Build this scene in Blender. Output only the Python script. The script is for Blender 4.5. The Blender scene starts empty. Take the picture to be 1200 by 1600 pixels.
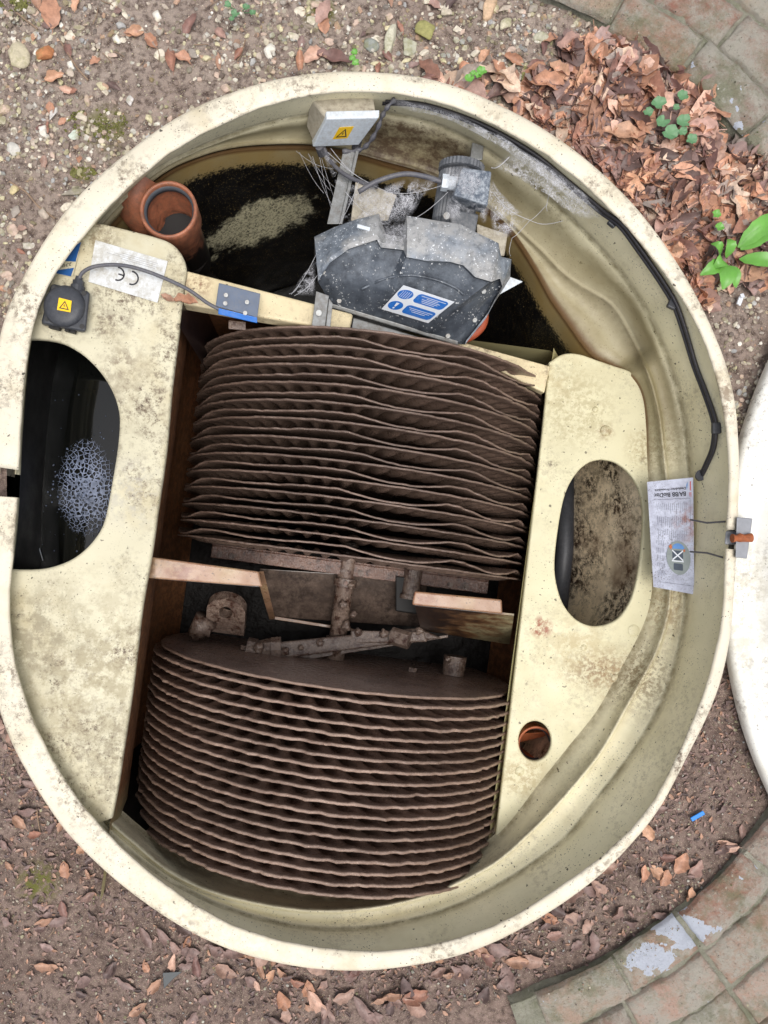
import bpy, bmesh, math, random
import numpy as np
from mathutils import Vector, Matrix, noise
from mathutils.geometry import tessellate_polygon
random.seed(7); np.random.seed(7)
S = bpy.context.scene
COL = S.collection
R = math.radians
# ------------------------------------------------------------------ camera, sky, sun, exposure
CZ, F, NX, NY = 1.80, 1200.0, 500.0, 870.0
cd = bpy.data.cameras.new('camera'); cam = bpy.data.objects.new('camera', cd); COL.objects.link(cam)
cam.location = (0, 0, CZ); cam.rotation_euler = (0, 0, 0)
cd.sensor_width = 36; cd.sensor_fit = 'AUTO'; cd.lens = 36*F/1600
cd.shift_x = (600-NX)/1600; cd.shift_y = (NY-800)/1600
cd.clip_start = 0.02; cd.clip_end = 500
S.camera = cam
SUN_EL, SUN_AZ = R(77), R(165)
w = bpy.data.worlds.new('World'); S.world = w; w.use_nodes = True
nt = w.node_tree; nt.nodes.clear()
sky = nt.nodes.new('ShaderNodeTexSky'); sky.sky_type = 'NISHITA'; sky.sun_disc = False
sky.sun_elevation = SUN_EL; sky.sun_rotation = SUN_AZ; sky.dust_density = 4; sky.air_density = 1.0
hs = nt.nodes.new('ShaderNodeHueSaturation'); hs.inputs['Saturation'].default_value = 0.32
bg = nt.nodes.new('ShaderNodeBackground'); bg.inputs[1].default_value = 0.15
wo = nt.nodes.new('ShaderNodeOutputWorld')
nt.links.new(sky.outputs[0], hs.inputs['Color']); nt.links.new(hs.outputs[0], bg.inputs[0]); nt.links.new(bg.outputs[0], wo.inputs[0])
sl = bpy.data.lights.new('sun', 'SUN'); so = bpy.data.objects.new('sun', sl); COL.objects.link(so)
sl.energy = 1.5; sl.angle = R(36); sl.color = (1, .965, .91)
sd = Vector((math.sin(SUN_AZ)*math.cos(SUN_EL), math.cos(SUN_AZ)*math.cos(SUN_EL), math.sin(SUN_EL)))
so.rotation_euler = sd.to_track_quat('Z', 'Y').to_euler(); so.location = sd*5
S.view_settings.view_transform = 'Standard'; S.view_settings.look = 'None'
S.view_settings.exposure = 0.26; S.view_settings.gamma = 1

# ------------------------------------------------------------------ helpers
def P(px, py, z):
    d = CZ - z
    return ((px-NX)*d/F, (NY-py)*d/F, z)
def lin(c):
    return tuple(((v/255)/12.92 if v/255 <= .04045 else ((v/255+.055)/1.055)**2.4) for v in c)
def tag(o, label=None, cat=None, group=None, kind=None):
    if label: o['label'] = label
    if cat: o['category'] = cat
    if group: o['group'] = group
    if kind: o['kind'] = kind
    return o
def thing(name, loc, label, cat, group=None, rz=0):
    o = bpy.data.objects.new(name, None); COL.objects.link(o); o.location = loc; o.rotation_euler = (0, 0, rz)
    o.empty_display_size = .05
    return tag(o, label, cat, group)
def mk(name, V, Fc, mat, parent=None, smooth=False, local=False, cols=None):
    """one mesh object; V in world metres unless local"""
    me = bpy.data.meshes.new(name)
    V = np.asarray(V, dtype=float)
    me.from_pydata(V.tolist(), [], [tuple(int(i) for i in f) for f in Fc]); me.validate(); me.update()
    if mat is not None:
        for m in (mat if isinstance(mat, (list, tuple)) else [mat]): me.materials.append(m)
    if cols is not None:
        a = me.color_attributes.new('Col', 'FLOAT_COLOR', 'POINT')
        c = np.ones((len(V), 4)); c[:, :3] = cols
        a.data.foreach_set('color', c.ravel())
    if smooth: me.shade_smooth()
    if smooth == 'auto': me.set_sharp_from_angle(angle=R(32))
    o = bpy.data.objects.new(name, me); COL.objects.link(o)
    if parent is not None:
        o.parent = parent
        if not local:
            root = parent; M = Matrix.Identity(4)
            while root is not None:
                M = Matrix.LocRotScale(root.location, root.rotation_euler, root.scale) @ M; root = root.parent
            me.transform(M.inverted())
    elif not local:
        c = Vector(V.min(0).tolist())*.5 + Vector(V.max(0).tolist())*.5; c.z = V[:, 2].min()
        me.transform(Matrix.Translation(-c)); o.location = c
    return o
def merge(*parts):
    V = []; Fc = []; n = 0
    for v, f in parts:
        v = np.asarray(v, dtype=float); V.append(v); Fc += [tuple(i+n for i in q) for q in f]; n += len(v)
    return np.vstack(V), Fc
def box(c, s, rz=0, rx=0, ry=0, bev=0):
    bm = bmesh.new(); bmesh.ops.create_cube(bm, size=1)
    for v in bm.verts: v.co = Vector((v.co.x*s[0], v.co.y*s[1], v.co.z*s[2]))
    if bev: bmesh.ops.bevel(bm, geom=bm.edges[:], offset=bev, segments=2, affect='EDGES', profile=.5)
    M = Matrix.Translation(c) @ Matrix.Rotation(rz, 4, 'Z') @ Matrix.Rotation(ry, 4, 'Y') @ Matrix.Rotation(rx, 4, 'X')
    bm.transform(M); bm.verts.index_update()
    r = ([v.co[:] for v in bm.verts], [[v.index for v in f.verts] for f in bm.faces]); bm.free(); return r
def hexa(top, bot, bev=0):
    """top 4 world corners (ccw from outside), bot 4 corners"""
    bm = bmesh.new(); vs = [bm.verts.new(p) for p in list(top)+list(bot)]
    bm.faces.new(vs[:4]); bm.faces.new(vs[4:][::-1])
    for i in range(4):
        j = (i+1) % 4; bm.faces.new((vs[i], vs[4+i], vs[4+j], vs[j]))
    bmesh.ops.recalc_face_normals(bm, faces=bm.faces[:])
    if bev: bmesh.ops.bevel(bm, geom=bm.edges[:], offset=bev, segments=3, affect='EDGES', profile=.5)
    bm.verts.index_update()
    r = ([v.co[:] for v in bm.verts], [[v.index for v in f.verts] for f in bm.faces]); bm.free(); return r
def tube(path, r, n=10, cap=True, rs=None):
    path = [Vector(p) for p in path]; V = []; Fc = []
    up = Vector((0, 0, 1)); prev = None
    for i, p in enumerate(path):
        t = (path[min(i+1, len(path)-1)] - path[max(i-1, 0)]).normalized()
        a = (prev if prev is not None else (up if abs(t.z) < .9 else Vector((1, 0, 0))))
        x = (a - t*a.dot(t)).normalized(); y = t.cross(x); prev = x
        rr = rs[i] if rs else r
        for k in range(n):
            q = 2*math.pi*k/n; V.append((p + x*math.cos(q)*rr + y*math.sin(q)*rr)[:])
    m = len(path)
    for i in range(m-1):
        for k in range(n):
            a = i*n+k; b = i*n+(k+1) % n; Fc.append((a, b, b+n, a+n))
    if cap: Fc.append(tuple(range(n))[::-1]); Fc.append(tuple((m-1)*n+k for k in range(n)))
    return V, Fc
def ring(path, r, n=10):
    return tube(path, r, n)
def spline(pts, n=8):
    """Catmull-Rom through 2D/3D points"""
    p = np.asarray(pts, float); p = np.vstack([2*p[0]-p[1], p, 2*p[-1]-p[-2]]); out = []
    for i in range(1, len(p)-2):
        for t in np.linspace(0, 1, n, endpoint=False):
            out.append(.5*((2*p[i])+(-p[i-1]+p[i+1])*t+(2*p[i-1]-5*p[i]+4*p[i+1]-p[i+2])*t*t+(-p[i-1]+3*p[i]-3*p[i+1]+p[i+2])*t**3))
    out.append(p[-2]); return np.array(out)
def loft(loops, closed=True, flip=False):
    n = len(loops[0]); V = np.vstack([np.asarray(l, float) for l in loops]); Fc = []
    for i in range(len(loops)-1):
        for k in range(n if closed else n-1):
            a = i*n+k; b = i*n+(k+1) % n
            f = (a, b, b+n, a+n); Fc.append(f[::-1] if flip else f)
    return V, Fc
def plate(name, loops, z, thick, mat, parent=None, bev=.0, res=3, zfun=None, **kw):
    """flat slab: outline and holes are lists of world (x,y); top face at z"""
    cu = bpy.data.curves.new('tmp', 'CURVE'); cu.dimensions = '2D'; cu.fill_mode = 'BOTH'
    cu.extrude = max(thick/2-bev, .0001); cu.bevel_depth = bev; cu.bevel_resolution = res; cu.offset = -bev
    for l in loops:
        s = cu.splines.new('POLY'); s.points.add(len(l)-1)
        for q, p in zip(s.points, l): q.co = (p[0], p[1], 0, 1)
        s.use_cyclic_u = True
    to = bpy.data.objects.new('tmp', cu); COL.objects.link(to)
    dg = bpy.context.evaluated_depsgraph_get(); me = to.evaluated_get(dg).to_mesh()
    V = np.array([v.co[:] for v in me.vertices]); Fc = [tuple(p.vertices) for p in me.polygons]
    bpy.data.objects.remove(to); bpy.data.curves.remove(cu)
    V[:, 2] += z - thick/2
    if zfun: V = zfun(V)
    return mk(name, V, Fc, mat, parent, **kw)
def textmesh(s, bold=False):
    cu = bpy.data.curves.new('tmp', 'FONT'); cu.body = s; cu.size = 1; cu.resolution_u = 3
    if bold: cu.offset = .02
    to = bpy.data.objects.new('tmp', cu); COL.objects.link(to)
    dg = bpy.context.evaluated_depsgraph_get(); me = to.evaluated_get(dg).to_mesh()
    V = np.array([v.co[:] for v in me.vertices]); Fc = [tuple(p.vertices) for p in me.polygons]
    bpy.data.objects.remove(to); bpy.data.curves.remove(cu)
    V[:, :2] -= V[:, :2].min(0); V[:, :2] /= V[:, :2].max(0); return V, Fc
class Quad:
    """maps (u right, v up) of a flat sign to world; corners bl, br, tr, tl"""
    def __init__(s, bl, br, tr, tl):
        s.c = [np.array(x, float) for x in (bl, br, tr, tl)]
        n = np.cross(s.c[1]-s.c[0], s.c[3]-s.c[0]); s.n = n/np.linalg.norm(n)
    def __call__(s, u, v, h=0.0):
        c = s.c; return (c[0]*(1-u)*(1-v)+c[1]*u*(1-v)+c[2]*u*v+c[3]*(1-u)*v + s.n*h)
    def base(s, t=.0015, h=0):
        return hexa([s(0, 0, h), s(1, 0, h), s(1, 1, h), s(0, 1, h)], [s(0, 0, h-t), s(1, 0, h-t), s(1, 1, h-t), s(0, 1, h-t)])
    def poly(s, pts, h):
        return [s(u, v, h) for u, v in pts], [tuple(range(len(pts)))]
    def line(s, a, b, wd, h):
        a = np.array(a); b = np.array(b); d = b-a; d = d/np.linalg.norm(d); n = np.array((-d[1], d[0]))*wd/2
        return s.poly([a-n, b-n, b+n, a+n], h)
    def ell(s, cu, cv, ru, rv, h, n=28):
        return s.poly([(cu+ru*math.cos(2*math.pi*k/n), cv+rv*math.sin(2*math.pi*k/n)) for k in range(n)], h)
    def text(s, t, u0, v0, u1, v1, h, bold=False):
        V, Fc = textmesh(t, bold); return [s(u0+(u1-u0)*p[0], v0+(v1-v0)*p[1], h) for p in V], Fc
    def rrect(s, u0, v0, u1, v1, r, rv, h):
        pts = []
        for cx, cy, a0 in ((u1-r, v1-rv, 0), (u0+r, v1-rv, 90), (u0+r, v0+rv, 180), (u1-r, v0+rv, 270)):
            for a in range(0, 91, 15): pts.append((cx+r*math.cos(R(a0+a)), cy+rv*math.sin(R(a0+a))))
        return s.poly(pts, h)
def fbm(x, y, z=0, o=4):
    return noise.fractal(Vector((x, y, z)), 1.0, 2.0, o)
def copyobj(o, parent=None):
    c = o.copy(); COL.objects.link(c)
    if parent: c.parent = parent
    return c

# ------------------------------------------------------------------ materials
class M:
    def __init__(s, name, rough=.6, metal=0, spec=.5):
        s.m = bpy.data.materials.new(name); s.m.use_nodes = True; s.t = s.m.node_tree
        s.b = s.t.nodes['Principled BSDF']; s.b.inputs['Roughness'].default_value = rough; s.b.inputs['Metallic'].default_value = metal
        s.b.inputs['Specular IOR Level'].default_value = spec
        g = s.n('ShaderNodeNewGeometry'); s.pos = g.outputs['Position']; s.geo = g
    def n(s, t, **k):
        x = s.t.nodes.new(t)
        for a, b in k.items(): setattr(x, a, b)
        return x
    def l(s, a, b): s.t.links.new(a, b)
    def setv(s, sock, v):
        if hasattr(v, 'links') or hasattr(v, 'is_output'): s.l(v, sock)
        else: sock.default_value = (tuple(v)+(1,)) if isinstance(v, (tuple, list)) and len(v) == 3 and sock.type == 'RGBA' else v
    def noise(s, scale, detail=4, rough=.55, vec=None, dist=0, off=None):
        x = s.n('ShaderNodeTexNoise'); x.inputs['Scale'].default_value = scale; x.inputs['Detail'].default_value = detail
        x.inputs['Roughness'].default_value = rough; x.inputs['Distortion'].default_value = dist
        v = vec or s.pos
        if off is not None:
            a = s.n('ShaderNodeVectorMath', operation='ADD'); s.l(v, a.inputs[0]); a.inputs[1].default_value = off; v = a.outputs[0]
        s.l(v, x.inputs['Vector']); return x.outputs['Fac']
    def vor(s, scale, feat='F1', out='Distance', vec=None, rnd=1):
        x = s.n('ShaderNodeTexVoronoi', feature=feat); x.inputs['Scale'].default_value = scale; s.l(vec or s.pos, x.inputs['Vector'])
        x.inputs['Randomness'].default_value = rnd
        return x.outputs[out]
    def ramp(s, fac, lo, hi, a=0., b=1.):
        x = s.n('ShaderNodeMapRange'); x.inputs['From Min'].default_value = lo; x.inputs['From Max'].default_value = hi
        x.inputs['To Min'].default_value = a; x.inputs['To Max'].default_value = b; s.l(fac, x.inputs['Value']); return x.outputs[0]
    def math(s, op, a, b=0.):
        x = s.n('ShaderNodeMath', operation=op); s.setv(x.inputs[0], a); s.setv(x.inputs[1], b); return x.outputs[0]
    def mix(s, f, a, b):
        x = s.n('ShaderNodeMix', data_type='RGBA'); s.setv(x.inputs[0], f); s.setv(x.inputs[6], a); s.setv(x.inputs[7], b); return x.outputs[2]
    def spot(s, c, r0, r1, sc=(1, 1, 1)):
        """1 inside r0 of world point c, 0 outside r1"""
        a = s.n('ShaderNodeVectorMath', operation='SUBTRACT'); s.l(s.pos, a.inputs[0]); a.inputs[1].default_value = c
        m_ = s.n('ShaderNodeVectorMath', operation='MULTIPLY'); s.l(a.outputs[0], m_.inputs[0]); m_.inputs[1].default_value = sc
        q = s.n('ShaderNodeVectorMath', operation='LENGTH'); s.l(m_.outputs[0], q.inputs[0]); return s.ramp(q.outputs['Value'], r1, r0)
    def col(s, c): s.setv(s.b.inputs['Base Color'], c); return s
    def rough(s, r): s.setv(s.b.inputs['Roughness'], r); return s
    def bump(s, h, strength=.3, dist=.002):
        x = s.n('ShaderNodeBump'); x.inputs['Strength'].default_value = strength; x.inputs['Distance'].default_value = dist
        s.l(h, x.inputs['Height'])
        if s.b.inputs['Normal'].links: s.l(s.b.inputs['Normal'].links[0].from_socket, x.inputs['Normal'])
        s.l(x.outputs[0], s.b.inputs['Normal']); return s
    def z(s):
        x = s.n('ShaderNodeSeparateXYZ'); s.l(s.pos, x.inputs[0]); return x.outputs

def grp(name, base, grime=.5, speck=.6, stains=(), rough=.5, algae=0, extra=None):
    m = M(name, rough)
    c = m.mix(m.ramp(m.noise(3, 4), .35, .7), base, tuple(v*.86 for v in base))
    c = m.mix(m.math('MULTIPLY', m.ramp(m.noise(9, 6, .65, off=(3, 1, 0)), .5, .72), .35*grime+.1), c, lin((170, 152, 108)))
    if algae: c = m.mix(m.math('MULTIPLY', m.ramp(m.noise(5, 5, .6, off=(9, 2, 4)), .42, .62), algae), c, lin((150, 152, 112)))
    # cloudy grime
    g = m.math('MULTIPLY', m.ramp(m.noise(7, 5, .6, off=(0, 5, 2)), .47, .63), m.ramp(m.noise(70, 6, .75), .47, .62))
    c = m.mix(m.math('MULTIPLY', g, grime), c, lin((95, 78, 62)))
    # fine dark specks, clustered
    sp = m.math('MULTIPLY', m.ramp(m.noise(230, 3, .6), .63, .68), m.ramp(m.noise(11, 4, .6, off=(2, 8, 1)), .40, .56))
    c = m.mix(m.math('MULTIPLY', sp, speck), c, lin((62, 52, 40)))
    sp2 = m.math('MULTIPLY', m.ramp(m.noise(95, 2, .5, off=(5, 5, 5)), .705, .725), speck)
    c = m.mix(sp2, c, lin((50, 42, 34)))
    for (pt, r0, r1, sc, colr, k, fine) in stains:
        f = m.math('MULTIPLY', m.spot(pt, r0, r1, sc), m.ramp(m.noise(fine, 6, .75, off=(pt[0]*9, 3, 1)), .44, .56))
        c = m.mix(m.math('MULTIPLY', f, k), c, colr)
    if extra: c = extra(m, c)
    m.col(c); m.rough(m.ramp(m.noise(20, 4), .3, .7, rough-.1, rough+.15))
    m.bump(m.noise(3.2, 2), .5, .03); m.bump(m.noise(14, 3), .25, .004); m.bump(m.noise(160, 4), .2, .001)
    return m.m

CREAM = lin((226, 218, 174)); PALE = lin((240, 234, 214))
BRN = lin((104, 78, 52)); DKB = lin((66, 48, 34)); RUST = lin((140, 74, 44))
def st(px, py, z, r0, r1, colr, k=.9, sc=(1, 1, 1), fine=60): return (P(px, py, z), r0, r1, sc, colr, k, fine)

m_rim = grp('rim_gelcoat', lin((226, 217, 196)), .9, .9, rough=.55,
            stains=[st(350, 1470, .1, .1, .35, lin((200, 190, 160)), .4), st(1125, 620, .1, .02, .1, BRN, .7, fine=40)])
m_deckL = grp('left_deck_gelcoat', lin((206, 199, 172)), 1., .8, rough=.55,
            stains=[st(150, 1050, .05, .06, .28, lin((150, 138, 108)), .7, fine=25), st(180, 1180, .05, .02, .15, lin((120, 108, 84)), .6, fine=50),
                    st(190, 570, .05, .01, .07, lin((120, 104, 84)), .8, fine=45), st(200, 620, .05, .03, .12, lin((165, 155, 130)), .6, fine=30),
                    st(150, 375, .05, .01, .08, lin((110, 90, 60)), .7, (1, 2, 1)), st(205, 770, .05, .03, .10, lin((165, 160, 150)), .6, fine=30),
                    st(180, 505, .05, .005, .05, lin((110, 96, 80)), .7), st(60, 990, .05, .05, .15, lin((130, 120, 96)), .7, fine=25)])
m_deckR = grp('right_deck_gelcoat', lin((214, 207, 172)), .3, .75, rough=.45,
            stains=[st(945, 675, -.17, .012, .03, lin((150, 130, 100)), .8, fine=80), st(930, 1045, -.17, .03, .11, lin((120, 92, 60)), .85, (1, 1.6, 1), 90),
                    st(845, 980, -.17, .018, .034, RUST, .95, (1, 1, 1), 40), st(1005, 720, -.17, .004, .016, DKB, 1, (1, 1, 1), 120),
                    st(862, 725, -.17, .005, .02, DKB, 1, (1, 1.8, 1), 120), st(822, 1066, -.17, .003, .012, DKB, .9, (2, 1, 1), 120),
                    st(900, 1010, -.17, .02, .12, lin((170, 150, 105)), .6, fine=30), st(815, 1210, -.17, .02, .08, lin((160, 140, 96)), .8, fine=40),
                    st(870, 590, -.17, .02, .10, lin((175, 160, 120)), .6, fine=40), st(900, 640, -.17, .05, .13, lin((150, 136, 96)), .5, fine=60),
                    st(1010, 700, -.17, .02, .07, lin((150, 130, 90)), .6, fine=90), st(970, 1060, -.17, .02, .10, lin((150, 120, 80)), .7, fine=70)])

def wallextra(m, c):
    z = m.z()['Z']; x = m.z()['X']; y = m.z()['Y']
    at = m.n('ShaderNodeAttribute'); at.attribute_name = 'Col'; sp = m.n('ShaderNodeSeparateColor'); m.l(at.outputs['Color'], sp.inputs[0]); q = sp.outputs[0]
    top = m.ramp(y, .18, .34)                         # only the open chamber's wall is tide-marked
    nz = m.noise(9, 5, .65)
    qq = m.math('ADD', q, m.ramp(nz, .3, .7, -.03, .03))
    c = m.mix(m.math('MULTIPLY', m.math('MULTIPLY', m.ramp(qq, .50, .62), top), m.ramp(m.noise(4, 5, .6), .25, .6, .45, .85)), c, lin((132, 120, 86)))
    dn = m.ramp(m.noise(30, 5, .7), .3, .62, .15, 1)
    for q0, q1, q2, q3, kk, cc in ((.44, .495, .505, .53, .75, (110, 98, 66)), (.845, .875, .89, .93, .55, (96, 82, 56)), (.945, .985, .995, 1.01, .7, (116, 100, 66)), (.10, .0, .03, .06, .0, (90, 80, 60))):
        g = m.math('MULTIPLY', m.ramp(q, q0, q1), m.ramp(q, q3, q2)); c = m.mix(m.math('MULTIPLY', m.math('MULTIPLY', g, dn), kk), c, lin(cc))
    f = m.math('MULTIPLY', m.spot(P(655, 215, -.12), .12, .17, (1, 1, .3)), m.ramp(m.noise(34, 6, .75), .36, .58, .2, 1))
    f = m.math('MULTIPLY', f, m.ramp(q, .51, .56)); f = m.math('MULTIPLY', f, m.ramp(q, .97, .90))
    c = m.mix(m.math('MULTIPLY', f, .92), c, lin((78, 58, 42)))
    yl = m.math('MULTIPLY', m.ramp(q, .985, 1.005), top)
    c = m.mix(m.math('MULTIPLY', yl, m.ramp(m.noise(12, 5), .3, .6, .55, .95)), c, lin((158, 134, 84)))
    ln = m.math('MULTIPLY', m.math('MULTIPLY', m.ramp(q, .975, .99), m.ramp(q, 1.014, 1.004)), top)
    c = m.mix(m.math('MULTIPLY', ln, .75), c, lin((92, 58, 30)))
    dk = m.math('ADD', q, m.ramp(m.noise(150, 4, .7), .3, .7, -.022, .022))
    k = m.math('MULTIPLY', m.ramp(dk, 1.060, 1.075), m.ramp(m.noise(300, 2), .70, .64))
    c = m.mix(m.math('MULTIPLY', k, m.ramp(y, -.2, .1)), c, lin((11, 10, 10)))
    pt = m.ramp(m.math('ADD', m.spot((-.17, .985, -.44), .02, .19, (.75, .2, 1.25)), m.ramp(m.noise(13, 7, .8), .3, .7, -.42, .42)), .38, .62)
    pt = m.math('MULTIPLY', pt, m.ramp(m.noise(130, 5, .8), .38, .52))
    c = m.mix(pt, c, lin((206, 200, 168)))
    pr = m.math('MULTIPLY', m.spot((.72, .52, -.45), .04, .22, (1, 1, .7)), m.ramp(m.noise(260, 3, .8), .56, .6))
    c = m.mix(pr, c, lin((150, 136, 90)))
    return c
m_wall = grp('tank_wall_gelcoat', lin((240, 231, 198)), .35, .9, rough=.5, algae=.18, extra=wallextra,
             stains=[st(1000, 1060, -.13, .02, .13, lin((120, 96, 60)), .8, fine=80), st(1040, 950, -.13, .03, .1, lin((150, 120, 76)), .6, fine=60),
                     st(1020, 690, -.12, .02, .12, lin((120, 100, 60)), .6, fine=90), st(250, 1340, -.15, .05, .2, lin((110, 92, 66)), .5, fine=20)])
def insextra(m, c):
    k = m.math('MULTIPLY', m.ramp(m.noise(9, 5, .7), .40, .58), m.ramp(m.noise(60, 6, .8), .44, .54))
    c = m.mix(k, c, lin((46, 32, 24)))
    c = m.mix(m.ramp(m.noise(5, 4), .5, .7, 0, .8), c, lin((96, 66, 46)))
    return m.mix(m.ramp(m.z()['X'], .2, .05), c, lin((16, 15, 14)))  # near black to the left: darkness under the deck put into colour
m_shell = grp('inner_shell_stain_shade', lin((246, 228, 200)), .6, 1, rough=.4, extra=insextra)
def trextra(m, c):
    c = m.mix(m.ramp(m.noise(4, 4), .3, .7, .75, 1.), c, lin((140, 90, 60)))
    k = m.math('MULTIPLY', m.ramp(m.noise(60, 6, .8), .44, .54), .6)
    c = m.mix(k, c, lin((50, 36, 24)))
    y = m.z()['Y']; z = m.z()['Z']; x = m.z()['X']
    clean = m.math('MULTIPLY', m.ramp(x, .1, .3), m.ramp(z, -.55, -.35))
    clean2 = m.ramp(y, -.56, -.72)
    c = m.mix(m.math('MAXIMUM', clean, clean2), c, lin((190, 182, 136)))
    return c
m_trough = grp('trough_stained', lin((150, 120, 80)), .6, .8, rough=.45, extra=trextra)

def sludge(name, a, b, rough=.42, rs=.25, bs=1.0):
    m = M(name, rough)
    c = m.mix(m.ramp(m.noise(16, 6, .7), .3, .7), a, b)
    oi = m.n('ShaderNodeObjectInfo'); hv = m.n('ShaderNodeHueSaturation'); m.l(c, hv.inputs['Color']); m.l(m.ramp(oi.outputs['Random'], 0, 1, .82, 1.16), hv.inputs['Value']); c = hv.outputs[0]
    c = m.mix(m.ramp(m.noise(5, 5, .7, off=(4, 4, 4)), .5, .68, 0, .55), c, tuple(v*.6 for v in b))
    c = m.mix(m.ramp(m.noise(180, 3, .7), .62, .72, 0, .5), c, tuple(min(1, v*2.3) for v in a))
    m.col(c); m.rough(m.ramp(m.noise(70, 4), .3, .7, rough-rs/2, rough+rs/2))
    m.bump(m.noise(45, 5, .7), .6*bs, .005); m.bump(m.noise(230, 5, .75), .6*bs, .002); return m.m
m_discU = sludge('sludge_dry_disc', lin((128, 107, 95)), lin((98, 80, 70)), .32)
m_discL = sludge('sludge_wet_disc', lin((146, 122, 109)), lin((114, 93, 82)), .30)
m_face = sludge('sludge_end_face', lin((158, 134, 122)), lin((126, 104, 94)), .3)
m_edge = sludge('sludge_lit_edge', lin((160, 136, 121)), lin((120, 97, 84)), .34)  # paler disc rims: light on the upturned edges put into colour
m_steel = sludge('sludge_coated_steel', lin((146, 126, 112)), lin((98, 80, 72)), .3, .3, 1.4)
def steelx(m_):
    t = m_.node_tree; b = t.nodes['Principled BSDF']; src = b.inputs['Base Color'].links[0].from_socket
    g = t.nodes.new('ShaderNodeNewGeometry'); n1 = t.nodes.new('ShaderNodeTexNoise'); n1.inputs['Scale'].default_value = 42; n1.inputs['Detail'].default_value = 6; n1.inputs['Roughness'].default_value = .75
    t.links.new(g.outputs['Position'], n1.inputs['Vector']); r = t.nodes.new('ShaderNodeMapRange'); r.inputs['From Min'].default_value = .5; r.inputs['From Max'].default_value = .6; t.links.new(n1.outputs['Fac'], r.inputs['Value'])
    x = t.nodes.new('ShaderNodeMix'); x.data_type = 'RGBA'; t.links.new(r.outputs[0], x.inputs[0]); t.links.new(src, x.inputs[6]); x.inputs[7].default_value = lin((70, 44, 34))+(1,); t.links.new(x.outputs[2], b.inputs['Base Color'])
    b.inputs['Specular IOR Level'].default_value = .9
steelx(m_steel)
m_rustst = sludge('rust_wet_steel', lin((136, 104, 88)), lin((88, 56, 46)), .28, .3, 1.4)

def simple(name, c, rough=.5, metal=0, bump=0, scale=60, var=.8, dust=0, dustc=(150, 145, 138), ds=120, spec=.5):
    m = M(name, rough, metal, spec)
    cc = m.mix(m.ramp(m.noise(scale, 5, .65), .3, .7), c, tuple(v*var for v in c))
    if dust:
        k = m.math('MULTIPLY', m.ramp(m.noise(ds, 6, .8), .42, .68), m.ramp(m.noise(14, 4, .6), .3, .62, .3, 1))
        cc = m.mix(m.math('MULTIPLY', k, dust), cc, lin(dustc))
    m.col(cc)
    if bump: m.bump(m.noise(scale*3, 4), bump, .001)
    return m.m
m_dkside = simple('dark_slimed_wall', lin((44, 32, 34)), .35, bump=.6, scale=25, var=.6, dust=.3, dustc=(90, 60, 40), ds=30)
m_black = simple('black_plastic', lin((52, 54, 60)), .5, dust=.25, dustc=(110, 112, 118))
def coverm():
    m = M('dusty_hood_plastic', .42)
    c = m.mix(m.ramp(m.noise(12, 5, .7), .35, .7), lin((68, 74, 83)), lin((40, 44, 51)))
    nz = m.n('ShaderNodeSeparateXYZ'); m.l(m.geo.outputs['Normal'], nz.inputs[0])
    up = m.ramp(nz.outputs['Z'], .6, .95, .35, 1.)
    k = m.math('MULTIPLY', m.ramp(m.noise(28, 6, .75, off=(3, 3, 1)), .38, .66), up)
    c = m.mix(m.math('MULTIPLY', k, .75), c, lin((128, 136, 146)))
    sp = m.math('MULTIPLY', m.ramp(m.noise(170, 3, .6), .62, .66), m.ramp(m.noise(20, 4, .6, off=(1, 7, 1)), .45, .58))
    c = m.mix(sp, c, lin((225, 226, 226)))
    m.col(c); m.rough(m.ramp(m.noise(30, 4), .3, .7, .3, .6)); m.bump(m.noise(60, 5), .3, .002); return m.m
m_cover = coverm()
def ctop():
    m = M('lit_webbed_hood_top', .55)
    c = m.mix(m.ramp(m.noise(20, 6, .75), .35, .65), lin((140, 148, 158)), lin((84, 92, 102)))  # paler than the front: dust, webs and sky light put into colour
    c = m.mix(m.math('MULTIPLY', m.ramp(m.noise(9, 4, .6, off=(2, 1, 1)), .45, .6), .6), c, lin((170, 166, 160)))
    c = m.mix(m.ramp(m.noise(60, 5, .75), .5, .66, 0, .6), c, lin((60, 66, 74)))
    c = m.mix(m.ramp(m.noise(170, 3, .6), .63, .67), c, lin((225, 228, 232)))
    m.col(c); m.bump(m.noise(50, 6, .7), .5, .003); return m.m
m_ctop = ctop()
m_galv = simple('galvanised_steel', lin((150, 152, 152)), .45, .5, .2, 90, .7, dust=.8, dustc=(96, 84, 72), ds=60)
m_white = simple('white_plastic', lin((216, 224, 232)), .4, dust=.5, dustc=(170, 165, 155))
m_dirtyw = simple('dusty_white_plastic', lin((186, 178, 160)), .7, dust=.9, dustc=(110, 98, 84), ds=70)
m_creambeam = grp('beam_gelcoat', lin((218, 202, 164)), .7, .7, stains=[st(310, 445, .03, .01, .04, lin((130, 96, 70)), .9, fine=70)])
m_flange = grp('rusty_flange', lin((158, 122, 96)), 1., .9, rough=.3,
             stains=[st(290, 890, -.02, .02, .07, lin((120, 70, 50)), .8, fine=30), st(240, 885, -.02, .01, .03, lin((110, 84, 60)), .8, fine=60), st(660, 930, -.02, .02, .06, lin((120, 66, 40)), .8, fine=30)])
m_orange = simple('terracotta_pvc', lin((196, 112, 72)), .45, bump=.1, scale=25, var=.75, dust=.5, dustc=(110, 70, 50), ds=40)
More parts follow.
